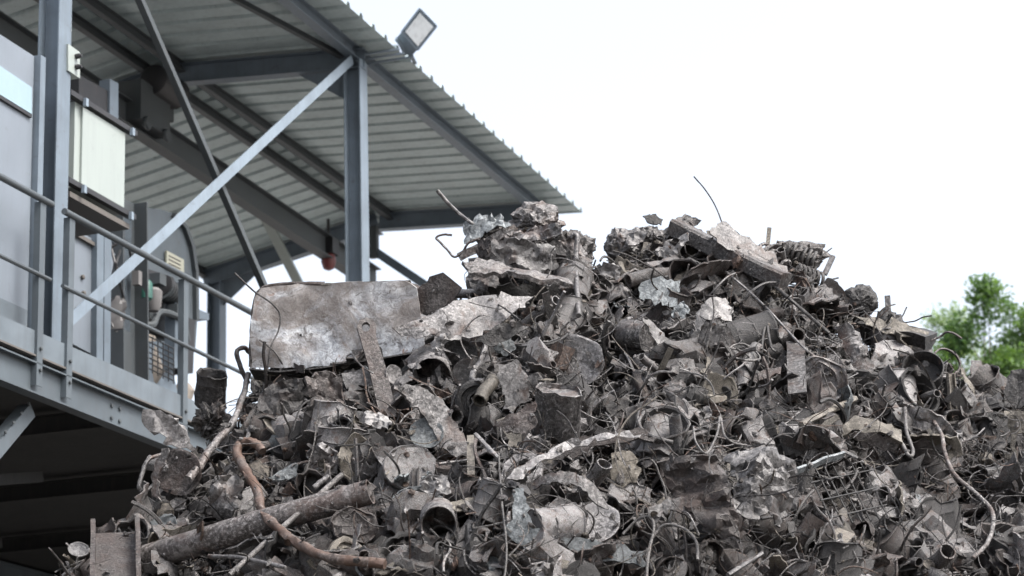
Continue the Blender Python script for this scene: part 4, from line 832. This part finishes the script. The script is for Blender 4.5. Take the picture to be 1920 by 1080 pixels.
for k in range(7): gd.add(*tube(pts3([(1512 + k * 17, 880 - k * 2, .2), (1565 + k * 17, 985 - k * 2, .26)]), .0045, 5))
for k in range(3): gd.add(*tube(pts3([(1520 + k * 18, 905 + k * 33, .215), (1640 + k * 12, 880 + k * 33, .215)]), .0045, 5))
reg(build('wire_grid', gd, MT['dark'], smooth=True), 'dark grid of thin bars hanging at the lower right', 'wire grid', 'the dark wire grid', 1580, 930, 60, 50)
sheet('scrap_plate', 'tan bent plate at the right edge of the picture', 'metal plate', 'the tan plate at the right edge', [(1888, 778), (1925, 768), (1935, 810), (1908, 815), (1905, 870), (1892, 868), (1896, 820)], 'tan', .3, .2, -.2, .014, .02, 2, 9, seed=46)
sheet('scrap_plate', 'grey slab plate standing on the right edge of the skyline', 'metal plate', 'the grey slab on the right edge', [(1880, 735), (1895, 695), (1925, 690), (1940, 740), (1915, 765), (1885, 765)], 'grey', .16, .2, -.2, .012, .02, 2, 8, seed=47)
section('angle_bar', 'upright pale rusty flat bar below the dark wheel hub', 'metal bar', 'the upright pale bar', (884, 892, .28), (882, 818, .3), rect(14, 5), (1, 0, .2), 'tan', 10, .004)
rod('thin_rod', 'thin grey rod leaning right of the upright pale bar', 'rod', 'the thin leaning rod', [(892, 815, .3), (935, 860, .26)], 4.5, 'gal', 6)
sheet('scrap_sheet', 'yellowish white twisted strip of sheet below the broad pale torn sheet', 'sheet scrap', 'the yellowish twisted strip', [(808, 640), (830, 628), (865, 625), (860, 635), (835, 642), (825, 668), (816, 665)], 'white', .5, .4, 0, .008, .04, 4, 9, seed=48)
rod('twisted_bar', 'lumpy twisted bar leaning left above the dark wheel hub', 'metal bar', 'the lumpy twisted bar', [(914, 640, .26), (905, 670, .28), (890, 697, .3), (886, 712, .3), (905, 716, .26)], 6, 'gal', 7, 0, .25)
turned('tin_can', 'crushed pale can left of the lumpy twisted bar', 'tin can', 'the crushed pale can', 808, 690, 36, CAN, (.2, -.3, 1), 'grey', .12, 20, .24, squash=.8)
turned('metal_disc', 'smooth dark round lid under the broad pale torn sheet', 'lid', 'the smooth dark lid', 862, 662, 34, LID, (.1, .35, 1), 'dark', .16, 24, .02, squash=.8)
turned('metal_disc', 'half hidden grey disc between the crushed pale can and the twisted bar', 'disc', 'the half hidden grey disc', 876, 700, 28, LID, (-.2, .1, 1), 'grey', .12, 22, .03)
sheet('scrap_sheet', 'rust stained folded sheet below the lower edge of the large galvanised panel', 'sheet scrap', 'the rust stained folded sheet', [(570, 715), (610, 700), (640, 710), (645, 755), (640, 790), (605, 770), (580, 745)], 'rust', .24, .5, .1, .012, .06, 4, 10, seed=49)
sheet('scrap_sheet', 'grey ribbed sheet left of the rust stained folded sheet', 'sheet scrap', 'the grey ribbed sheet', [(485, 740), (520, 715), (570, 712), (565, 760), (520, 790), (480, 785)], 'mud', .18, .4, -.2, .012, .05, 6, 10, seed=50)
sheet('scrap_plate', 'dark flat plate under the right end of the large galvanised panel', 'metal plate', 'the dark flat plate', [(640, 700), (690, 695), (715, 720), (650, 730)], 'grey', .14, .7, 0, .01, .01, 1, 7, seed=51)
turned('round_disc', 'small rounded grey disc beside the foot of the eyelet bar', 'disc', 'the small disc by the eyelet bar', 738, 702, 19, LID, (.6, .2, .7), 'grey', .16, 18, .03)
turned('metal_disc', 'pale round lid at the lower left end of the heap', 'lid', 'the pale lid at the left end', 148, 1030, 24, LID, (-.3, .6, .8), 'white', .12, 20, .03, squash=.6)
sheet('scrap_sheet', 'rusty triangular shard left of the grey drum shard', 'sheet scrap', 'the rusty triangular shard', [(925, 800), (960, 775), (1003, 752), (1004, 800), (985, 820), (960, 810)], 'rust', .2, .2, -.3, .01, .02, 2, 8, seed=52)
sheet('scrap_plate', 'jagged tan disc half under the long bent strip', 'metal plate', 'the jagged tan disc', [(1145, 850), (1180, 845), (1198, 862), (1192, 872), (1203, 878), (1195, 905), (1165, 915), (1145, 895)], 'tan', .18, .2, .2, .01, .01, 2, 8, seed=53)
turned('round_drum', 'rusty domed lid with a wide rim above the lower bend of the orange pipe', 'lid', 'the rusty domed lid', 665, 985, 44, DISC, (.1, .5, .9), 'rust', .12, 26, .14, squash=.8)
sheet('scrap_sheet', 'pale wedge of sheet behind the bent orange pipe', 'sheet scrap', 'the pale wedge', [(500, 898), (540, 872), (556, 868), (558, 895), (530, 902)], 'blue', .22, .5, 0, .008, .02, 2, 7, seed=54)
sheet('scrap_sheet', 'white streaked crumpled sheet below the eyelet bar', 'sheet scrap', 'the white streaked sheet', [(668, 775), (710, 768), (735, 790), (728, 808), (690, 800)], 'white', .2, .6, 0, .008, .04, 4, 8, seed=55)
sheet('scrap_sheet', 'grey crumpled mouth shaped sheet right of the pale wedge', 'sheet scrap', 'the mouth shaped sheet', [(575, 850), (605, 830), (635, 850), (632, 890), (600, 880), (580, 870)], 'gal', .2, .3, 0, .008, .06, 5, 9, seed=56)
sheet('scrap_sheet', 'torn grey sheet with rusty hollow left of the bent orange pipe', 'sheet scrap', 'the torn sheet by the orange pipe', [(395, 910), (430, 880), (455, 900), (450, 955), (420, 985), (395, 960)], 'gal', .22, .2, 0, .008, .06, 5, 10, seed=57)
# coil springs on the right skyline
for i, (x0, y0, x1, y1, r, lab, ref) in enumerate(((1425, 462, 1475, 500, 17, 'rusty coil spring on the skyline touching the end of the slanting box beam', 'the spring by the beam'), (1475, 462, 1530, 485, 18, 'rusty coil spring at the right end of the skyline springs', 'the right coil spring'), (1490, 500, 1540, 520, 15, 'grey coil spring lying below the two skyline springs', 'the lower coil spring'))):
    a, b = heap_pt(x0, y0 + 8, .0), heap_pt(x1, y1 + 8, .02); ax = b - a; A = frame_to(ax); m = pxm(a); L = np.linalg.norm(ax); turns = 6
    Q = [a + ax * t + (A[0] * math.cos(t * turns * 6.283) + A[1] * math.sin(t * turns * 6.283)) * r * m for t in np.linspace(0, 1, turns * 12)]
    o = build('coil_spring', tube(np.array(Q), 3.4 * m, 6), MT['wire' if i else 'mud'], smooth=True); reg(o, lab, 'spring', ref, (x0 + x1) / 2, (y0 + y1) / 2, 25, 18)
# looser wires that read on their own
for (lab, ref, pts, r, mt) in (
    ('round loop of pale wire right of the drum with grey end', 'the round wire loop', [(1365, 668, .22), (1372, 650, .24), (1392, 645, .26), (1412, 655, .26), (1425, 672, .26), (1405, 676, .26), (1380, 672, .26)], 2.2, 'wire'),
    ('upright looped wire hank left of the slotted angle bar', 'the upright wire hank', [(1428, 655, .24), (1434, 615, .26), (1445, 590, .28), (1440, 615, .28), (1446, 650, .26), (1455, 660, .24)], 2.4, 'wire'),
    ('thick hooked wire below the large drum lid', 'the thick hooked wire', [(1215, 768, .2), (1200, 772, .24), (1197, 790, .26), (1205, 808, .26), (1230, 820, .26), (1262, 830, .22)], 3.6, 'wire'),
    ('tangled bright wire above the large crumpled brown sheet', 'the tangled bright wire', [(1300, 800, .22), (1305, 830, .28), (1325, 850, .28), (1345, 812, .3), (1350, 780, .28), (1358, 815, .3), (1375, 830, .26), (1400, 835, .22)], 2.2, 'wire'),
    ('thin wire with a small ring over the front of the large galvanised panel', 'the wire over the panel', [(440, 512, .3), (475, 545, .34), (508, 568, .36), (525, 590, .36), (522, 620, .36), (508, 650, .36), (502, 690, .34)], 1.7, 'dark'),
    ('thin hooked wire at the lower edge of the large galvanised panel', 'the hooked wire under the panel', [(650, 668, .32), (660, 664, .34), (670, 678, .34), (685, 692, .34), (700, 700, .3)], 1.8, 'gal'),
    ('long slack wire crossing below the broad pale torn sheet', 'the long slack wire', [(880, 560, .26), (930, 570, .3), (955, 585, .3), (975, 600, .28)], 1.7, 'dark'),
    ('straight wire slanting down the right peak below the box beam', 'the slanting wire', [(1350, 500, .26), (1430, 570, .3), (1505, 650, .3), (1560, 690, .28)], 2.4, 'gal'),
    ('second thicker wire slanting toward the bent barrel sheet', 'the thicker slanting wire', [(1410, 500, .22), (1480, 560, .26), (1555, 625, .28)], 3.6, 'wire'),
    ('double wire hank at the bottom edge right of the wide bluish strip', 'the double wire hank', [(1212, 1090, .3), (1216, 1040, .34), (1226, 990, .36), (1218, 970, .36), (1195, 975, .34), (1168, 1002, .32)], 3, 'wire'),
    ('wire hoop over the bottom edge below the large crumpled brown sheet', 'the wire hoop', [(1222, 1010, .34), (1245, 985, .38), (1280, 990, .38), (1305, 1015, .38), (1308, 1050, .36)], 3, 'wire'),
    ('stout pale rod rising right from the bottom edge', 'the stout bottom rod', [(1365, 1078, .42), (1428, 1038, .42)], 4.4, 'gal'),
    ('long thin cord hanging down the front by the tin can with dark mouth', 'the long hanging cord', [(935, 850, .26), (938, 900, .3), (943, 960, .34), (950, 1030, .36), (945, 1090, .36)], 2, 'wire'),
    ('wire arching over the dark gap near the necked grey plate', 'the arching wire', [(880, 925, .26), (900, 908, .3), (930, 908, .3), (948, 920, .28)], 2, 'wire')):
    rod('wire', lab, 'wire', ref, pts, r, mt, 6)

# ------------------------------------------------------------------ kinds of smaller scrap, made once and copied
def unit_sheet(rg, n=8, amp=.16, k=4, roll=True, th=.022, asp=1.):
    u = np.linspace(-.5, .5, n); U, W = np.meshgrid(u, u, indexing='ij'); c = rg.uniform(-.2, .2, (4, 2))
    X = U.ravel(); Y = W.ravel() * asp; w = np.stack([(.5 - X) * (.5 - W.ravel()), (.5 + X) * (.5 - W.ravel()), (.5 - X) * (.5 + W.ravel()), (.5 + X) * (.5 + W.ravel())], 1)
    bl = rg.uniform(.35, 1.); x2, y2 = 2 * X, 2 * W.ravel(); X = X * (1 - bl + bl * np.sqrt(1 - y2 * y2 / 2)); Y = Y * (1 - bl + bl * np.sqrt(1 - x2 * x2 / 2))
    S = np.stack([X, Y], 1) + w @ c * np.array([1, asp])
    edge = np.maximum(np.abs(U), np.abs(W)).ravel() > .49; S[edge] += rg.normal(0, .018, (edge.sum(), 2))
    z = crumple(S, amp, k, rg, 1.0)
    if roll:
        a = rg.uniform(0, math.pi); kx = rg.uniform(.6, 3.4) * rg.choice([-1, 1]); d = np.array([math.cos(a), math.sin(a)]); e = np.array([-d[1], d[0]])
        s, q = S @ d, S @ e
        s2 = np.sin(s * kx) / kx; z = z + (1 - np.cos(s * kx)) / kx; S = np.outer(s2, d) + np.outer(q, e)
    V = np.column_stack([S, z]); F = [(i * n + j, (i + 1) * n + j, (i + 1) * n + j + 1, i * n + j + 1) for i in range(n - 1) for j in range(n - 1)]
    return solidify(V - V.mean(0), F, th)
def unit_strip(rg, n=14, wd=.13, th=.016):
    ang = np.cumsum(rg.normal(0, .28, n)); tw = np.cumsum(rg.normal(0, .22, n)); p = np.zeros(3); L = []
    for i in range(n):
        d = np.array([math.cos(ang[i]), math.sin(ang[i]) * .7, math.sin(ang[i] * .8) * .5]); p = p + nrm(d) / n; s = nrm(np.cross(d, [math.sin(tw[i]), .2, math.cos(tw[i])]))
        w = wd * (.7 + .5 * rg.random()); L += [p - s * w / 2, p + s * w / 2]
    V = np.array(L); F = [(2 * i, 2 * i + 1, 2 * i + 3, 2 * i + 2) for i in range(n - 1)]
    return solidify(V - V.mean(0), F, th)
def unit_wire(rg, n=9, r=.012, curl=.5, sides=5):
    d = nrm(rg.normal(0, 1, 3)); p = np.zeros(3); L = [p]; c = rg.normal(0, curl, 3)
    for i in range(n): c = c * .8 + rg.normal(0, curl * .6, 3); d = nrm(d + np.cross(c, d) * .7 + rg.normal(0, .08, 3)); p = p + d / n * 1.3; L.append(p)
    V, F = tube(smooth_path(L, 3), r, sides); return V - V.mean(0), F
def unit_turn(rg, prof, dent, seg=16, sq=1.):
    V, F = lathe(prof, seg, True); o = rg.uniform(-20, 20, 3)
    V = V + np.array([[noise.noise(v * 1.5 + o), noise.noise(v * 1.5 + o + 5), noise.noise(v * 1.5 + o + 9)] for v in V]) * dent
    return V * np.array([.5, .5 * sq, .5]), F
def unit_rod(rg, sec):
    n = 6; t = np.linspace(-.5, .5, n); Pp = np.column_stack([t, rg.normal(0, .012, n), rg.normal(0, .012, n) + rg.uniform(-.2, .2) * t * t])
    V = []; m = len(sec)
    for p in Pp: V += [p + np.array([0, a, b]) for a, b in sec]
    F = [(i * m + j, i * m + (j + 1) % m, (i + 1) * m + (j + 1) % m, (i + 1) * m + j) for i in range(n - 1) for j in range(m)] + [tuple(range(m - 1, -1, -1)), tuple((n - 1) * m + j for j in range(m))]
    return np.array(V), F
def unit_pipe(rg):
    t = np.linspace(-.5, .5, 7); b = rg.uniform(-.5, .5); Pp = np.column_stack([t, b * t * t, rg.normal(0, .01, 7)])
    return tube(Pp, rg.uniform(.06, .1), 12, .016, .05, rg)
def unit_lump(rg, n=7):
    V, F = lathe([(.001, -.5)] + [(.5 * math.cos(a), .5 * math.sin(a)) for a in np.linspace(-1.2, 1.2, n)] + [(.001, .5)], 12); o = rg.uniform(-20, 20, 3)
    V = np.array([v * (1 + .55 * noise.noise(v * 3.2 + o) - .5 * abs(noise.noise(v * 6.5 + o))) + np.array([noise.noise(v * 8 + o), noise.noise(v * 8 + o + 4), 0]) * .08 for v in V])
    return V * rg.uniform(.6, 1.1, 3), F
G = np.random.default_rng(77)
KINDS = {
 'scrap_sheet': ([unit_sheet(G, 12, .2, 4, True, .03, a) for a in (1, .7, .5, 1, .8, .6, 1, .7, .55, .9, .75, .4, 1, .65)], 'crumpled sheet', 'sheet scrap', 'crumpled sheets bedded in the heap'),
 'scrap_strip': ([unit_strip(G, 14, w) for w in (.1, .16, .12, .2, .08, .14, .18, .1)], 'curled strip', 'metal strip', 'curled strips bedded in the heap'),
 'scrap_wire': ([unit_wire(G, 10, r, c) for r, c in ((.012, .3), (.016, .6), (.01, .8), (.02, .25), (.012, 1.), (.014, .5), (.018, .15), (.011, .7), (.022, .4), (.013, .9))], 'bent wire', 'wire', 'bent wires bedded in the heap'),
 'tin_can': ([unit_turn(G, CAN, d, 18, s) for d, s in ((.15, 1), (.4, .7), (.3, .85), (.55, .6), (.2, .95))], 'dented can', 'tin can', 'dented cans bedded in the heap'),
 'scrap_disc': ([unit_turn(G, p, d, 20) for p, d in ((LID, .3), (LID, .4), (DISC, .5), (LID, .55), (HUB, .15))], 'round disc', 'disc', 'round discs bedded in the heap'),
 'scrap_bar': ([unit_rod(G, s) for s in (rect(.05, .018), rect(.03, .03), L_prof(.07, .06, .012), U_prof(.1, .05, .012), rect(.09, .014))], 'straight bar', 'metal bar', 'straight bars bedded in the heap'),
 'scrap_pipe': ([unit_pipe(G) for _ in range(5)], 'short pipe', 'pipe', 'short pipes bedded in the heap'),
 'scrap_lump': ([unit_lump(G) for _ in range(7)], 'crushed lump', 'scrap lump', 'crushed lumps bedded in the heap'),
}
COLOURS = {'gal': 'pale grey', 'mud': 'brown grey', 'grey': 'grey', 'dark': 'dark', 'rust': 'rusty brown', 'tan': 'tan', 'white': 'whitish', 'blue': 'bluish grey', 'wire': 'dull grey'}
def skyline_px(x):
    v = OUT; return float(np.interp(x, [p[0] for p in v], [p[1] for p in v]))
USED = set(o['label'] for o in bpy.data.objects if 'label' in o)
def auto_label(colour, shape, size, x, y):
    c = sorted(ANCH, key=lambda a: math.hypot(max(0, abs(a[1] - x) - a[3] * .6), max(0, abs(a[2] - y) - a[4] * .6)) + .15 * math.hypot(a[1] - x, a[2] - y))
    def rel(a):
        dx, dy = x - a[1], y - a[2]; ax, ay = abs(dx) / max(a[3], 18), abs(dy) / max(a[4], 18)
        if max(ax, ay) < .55: return 'on'
        if ax > 2 * ay: return 'right of' if dx > 0 else 'left of'
        if ay > 2 * ax: return 'below' if dy > 0 else 'above'
        return ('below and ' if dy > 0 else 'above and ') + ('right of' if dx > 0 else 'left of')
    for a in c[:3]:
        l = f'{size} {colour} {shape} {rel(a)} {a[0]}'
        if l not in USED and len(l.split()) <= 16: USED.add(l); return l
    for i in range(8):
        for j in range(i + 1, 10):
            l = f'{size} {colour} {shape} between {c[i][0]} and {c[j][0]}'
            if l not in USED and len(l.split()) <= 16: USED.add(l); return l
    return f'{size} {colour} {shape} {rel(c[0])} {c[0][0]} toward {c[4][0]}'
def orient(rg, spread=.75, lie=None):
    n = nrm(HN + rg.normal(0, spread, 3)); x = nrm(np.cross(n, rg.normal(0, 1, 3))); y = np.cross(n, x)
    return np.stack([x, y, n], 1)
PLAN = (('scrap_sheet', 290, .13, .38, ['gal', 'mud', 'mud', 'grey', 'grey', 'gal', 'dark', 'mud', 'grey', 'blue', 'gal', 'tan', 'grey', 'rust'], .06),
        ('scrap_strip', 200, .22, .5, ['mud', 'grey', 'gal', 'rust', 'tan', 'dark'], .09),
        ('scrap_wire', 290, .2, .55, ['wire', 'wire', 'gal', 'dark', 'rust', 'mud'], .11),
        ('tin_can', 190, .12, .26, ['grey', 'mud', 'gal', 'rust', 'dark'], .05),
        ('scrap_disc', 70, .14, .28, ['gal', 'grey', 'mud', 'rust', 'dark', 'tan'], .07),
        ('scrap_bar', 56, .25, .5, ['grey', 'gal', 'rust', 'tan', 'mud', 'dark'], .09),
        ('scrap_pipe', 80, .24, .5, ['rust', 'grey', 'mud', 'gal'], .08),
        ('scrap_lump', 150, .12, .28, ['mud', 'grey', 'gal', 'dark'], .05))
PR = np.random.default_rng(2024)
for kind, cnt, s0, s1, mats, lift in PLAN:
    protos, shape, cat, grp = KINDS[kind]; mes = []
    for V, F in protos:
        me = mesh_of(kind, V, F, True, 34); me.materials.append(MT[mats[0]]); mes.append(me)
    made = 0
    while made < cnt:
        x = PR.uniform(90, 1935); y = PR.uniform(400, 1090)
        if y < skyline_px(x) + 6: continue
        size = s0 + (s1 - s0) * PR.random() ** 1.8
        inside = any(abs(x - a[1]) < a[3] * .95 + 6 and abs(y - a[2]) < a[4] * .95 + 6 for a in ANCH)
        if inside and (PR.random() < .8 or kind in ('tin_can', 'scrap_lump')): continue
        l = -.07 if inside else lift * PR.uniform(.1, 1.7) + hollow(x, y) * .9
        o = bpy.data.objects.new(kind, mes[PR.integers(len(mes))]); COL.objects.link(o)
        A = orient(PR, .8 if kind not in ('tin_can',) else 1.2); p = heap_pt(x, y, l)
        Mx = Matrix.Identity(4)
        sc = size * PR.uniform(.85, 1.15, 3)
        for i in range(3):
            for j in range(3): Mx[i][j] = A[i, j] * sc[j]
            Mx[i][3] = p[i]
        o.matrix_world = Mx
        mt = mats[PR.integers(len(mats))]; o.material_slots[0].link = 'OBJECT'; o.material_slots[0].material = MT[mt]
        f = (size - s0) / (s1 - s0); szw = 'small' if f < .12 else ('middling' if f < .45 else 'large')
        tag(o, auto_label(COLOURS[mt], shape, szw, x, y), cat, grp); made += 1

# ------------------------------------------------------------------ the mass of small bits between them
def join_mass(name, Vs, Ts, Cs, mat, label, cat, o0, ang=36):
    V = np.concatenate(Vs); T = np.concatenate(Ts); C_ = np.concatenate(Cs).astype(np.float32)
    me = bpy.data.meshes.new(name); me.vertices.add(len(V)); me.vertices.foreach_set('co', (V - o0).astype(np.float32).ravel())
    me.loops.add(T.size); me.loops.foreach_set('vertex_index', T.ravel()); me.polygons.add(len(T))
    me.polygons.foreach_set('loop_start', np.arange(0, T.size, 3, dtype=np.int32)); me.polygons.foreach_set('loop_total', np.full(len(T), 3, np.int32))
    me.polygons.foreach_set('use_smooth', np.ones(len(T), bool)); me.update(calc_edges=True); me.set_sharp_from_angle(angle=rad(ang))
    at = me.attributes.new('tint', 'FLOAT_COLOR', 'POINT'); at.data.foreach_set('color', C_.ravel()); me.materials.append(mat)
    o = bpy.data.objects.new(name, me); COL.objects.link(o); o.location = o0
    return tag(o, label, cat, None, 'stuff')

SR = np.random.default_rng(9)
def tris(V, F):
    T = []
    for f in F:
        for k in range(1, len(f) - 1): T.append((f[0], f[k], f[k + 1]))
    return V.astype(np.float32), np.array(T, np.int32)
bank = [tris(*unit_sheet(SR, 5, .3, 4, True, .03, a)) for a in (1, .6, .8, .45, 1, .7, .5, .35, .9, .6)] + [tris(*unit_lump(SR, 4)) for _ in range(5)] + [tris(*unit_turn(SR, [(.001, -1), (.9, -1), (1, -.9), (1, 1), (.85, 1), (.85, -.8), (.001, -.8)], d_, 10)) for d_ in (.3, .5, .7, .9)] + [tris(*unit_turn(SR, LID, .5, 9))] + [tris(*unit_strip(SR, 8, w, .02)) for w in (.12, .2, .16, .1, .25, .14)] + \
       [tris(*unit_wire(SR, 5, r, c, 4)) for r, c in ((.018, .4), (.025, .7), (.015, 1.), (.03, .3), (.02, .6), (.014, .2), (.02, 1.1), (.016, .5))] + [tris(*unit_lump(SR, 4)) for _ in range(5)] + \
       [tris(*unit_turn(SR, LID, .3, 9)), tris(*unit_turn(SR, [(.6, -.1), (1, -.1), (1, .1), (.6, .1)], .2, 10)), tris(*unit_turn(SR, [(.001, -1), (.9, -1), (1, -.9), (1, 1), (.85, 1), (.85, -.8), (.001, -.8)], .5, 9))] + [tris(*unit_rod(SR, rect(.07, .04))), tris(*unit_rod(SR, rect(.14, .02)))]
Vs, Ts, Cs = [], [], []; off = 0
NB = 17500
pal = np.array([(1, 1, 1), (.75, .72, .7), (.5, .47, .46), (1.5, 1.48, 1.46), (2.1, 2.1, 2.12), (.85, .58, .45), (1.1, 1.0, .84), (.33, .31, .32), (.65, .6, .57), (1.2, 1.2, 1.22)])
placed = 0
while placed < NB:
    x, y = (SR.uniform(-60, 2120), SR.uniform(395, 1180)) if placed % 6 else (SR.uniform(2050, 2900), SR.uniform(700, 1700)) if placed % 12 else (SR.uniform(-260, 2300), SR.uniform(1050, 1700))
    if y < skyline_px(x) + 1: continue
    near = 1.0
    i = SR.integers(len(bank)); V, T = bank[i]
    s = .055 * math.exp(SR.normal(0, .5)); wire_like = 26 <= i < 34
    if wire_like: s *= 2.0
    s = min(s, .26)
    p = heap_pt(x, y, SR.uniform(-.13, .03) + hollow(x, y)); A = orient(SR, .9).astype(np.float32)
    Vs.append((V * s) @ A.T + p.astype(np.float32)); Ts.append(T + off); off += len(V)
    c = pal[SR.integers(len(pal))] * SR.uniform(.75, 1.25); Cs.append(np.tile(np.append(c, 1), (len(V), 1))); placed += 1
from mathutils.bvhtree import BVHTree
bpy.context.view_layer.update()
bv, bf, bo, owner = [], [], 0, []
for ob_ in bpy.data.objects:
    if ob_.type == 'MESH' and ('category' in ob_ and ob_['category'] not in ('tree', 'rag', 'sack') or (ob_.parent is not None and ob_.parent == tp)) and 8 < ob_.matrix_world.translation.y < 17 and ob_.matrix_world.translation.z < 7.5:
        me_ = ob_.data; co = np.empty(len(me_.vertices) * 3, np.float32); me_.vertices.foreach_get('co', co); mw = np.array(ob_.matrix_world)
        bv.append(co.reshape(-1, 3) @ mw[:3, :3].T + mw[:3, 3]); fs = [tuple(i + bo for i in p_.vertices) for p_ in me_.polygons]; bf += fs; owner += [ob_.parent == tp] * len(fs); bo += len(me_.vertices)
bvh = BVHTree.FromPolygons([tuple(v) for v in np.concatenate(bv)], bf); placed = 0
bits = list(range(0, 15)) + list(range(20, 34))
while placed < 1300:
    x = SR.uniform(60, 1960); y = SR.uniform(395, 1110)
    if y < skyline_px(x) - 40: continue
    hit_ = bvh.ray_cast(Vector(EYE), Vector(ray(x, y)), 30)
    if hit_[0] is None or (owner[hit_[2]] and SR.random() < .97) or (660 < x < 750 and 595 < y < 770): continue
    V, T = bank[bits[SR.integers(len(bits))]]; s_ = min(.024 * math.exp(SR.normal(0, .5)), .1); wl_ = len(T) < 60 and V.shape[0] < 70
    nn = np.array(hit_[1]); nn = nn if nn @ ray(x, y) < 0 else -nn; n_ = nrm(nn + SR.normal(0, .25, 3)); x_ = nrm(np.cross(n_, SR.normal(0, 1, 3)))
    A = np.stack([x_, np.cross(n_, x_), n_], 1).astype(np.float32); p = np.array(hit_[0]) + nn * s_ * .12
    Vs.append((V * np.array([s_, s_, s_ * .6], np.float32)) @ A.T + p.astype(np.float32)); Ts.append(T + off); off += len(V)
    c = pal[SR.integers(len(pal))] * SR.uniform(.8, 1.6); Cs.append(np.tile(np.append(c, 1), (len(V), 1))); placed += 1
join_mass('scrap_litter', Vs, Ts, Cs, MT['stuff'], 'small mixed bits of metal filling the gaps between the larger scrap', 'small scrap', np.array([0, 12, 3.]))
Vs, Ts, Cs = [], [], []; off = 0; placed = 0
wbank = [tris(*unit_wire(SR, 8, r, c, 4)) for r, c in ((.007, .3), (.009, .6), (.006, .9), (.011, .25), (.007, 1.2), (.008, .45), (.01, .15), (.006, .7), (.009, 1.0), (.012, .5), (.007, .2), (.008, .8))]
while placed < 3000:
    x = SR.uniform(60, 2000); y = SR.uniform(400, 1120)
    if y < skyline_px(x) + 3: continue
    if 650 < x < 750 and 590 < y < 760: continue
    if SR.random() > .35 + .65 * min(1, max(0, (x - 800) / 600)): continue
    V, T = wbank[SR.integers(len(wbank))]; s_ = .16 + .3 * SR.random() ** 2
    # wires lie along the slope, so their own thickness direction is kept close to it
    A = orient(SR, .5).astype(np.float32); p = heap_pt(x, y, SR.uniform(.0, .11) + hollow(x, y) * .7)
    if placed % 6 == 0:
        hit_ = bvh.ray_cast(Vector(EYE), Vector(ray(x, y)), 30)
        if hit_[0] is None or owner[hit_[2]]: continue
        nn = np.array(hit_[1]); nn = nn if nn @ ray(x, y) < 0 else -nn; n_ = nrm(nn + SR.normal(0, .2, 3)); x_ = nrm(np.cross(n_, SR.normal(0, 1, 3)))
        A = np.stack([x_, np.cross(n_, x_), n_], 1).astype(np.float32); p = np.array(hit_[0]) + nn * .015
    Vs.append((V * np.array([s_, s_, s_ * .55], np.float32)) @ A.T + p.astype(np.float32)); Ts.append(T + off); off += len(V)
    c = pal[SR.integers(len(pal))] * SR.uniform(.8, 1.3); Cs.append(np.tile(np.append(c, 1), (len(V), 1))); placed += 1
join_mass('wire_tangle', Vs, Ts, Cs, MT['stuff'], 'thin tangled wires threaded through the heap', 'wire', np.array([0, 12, 3.]), 70)
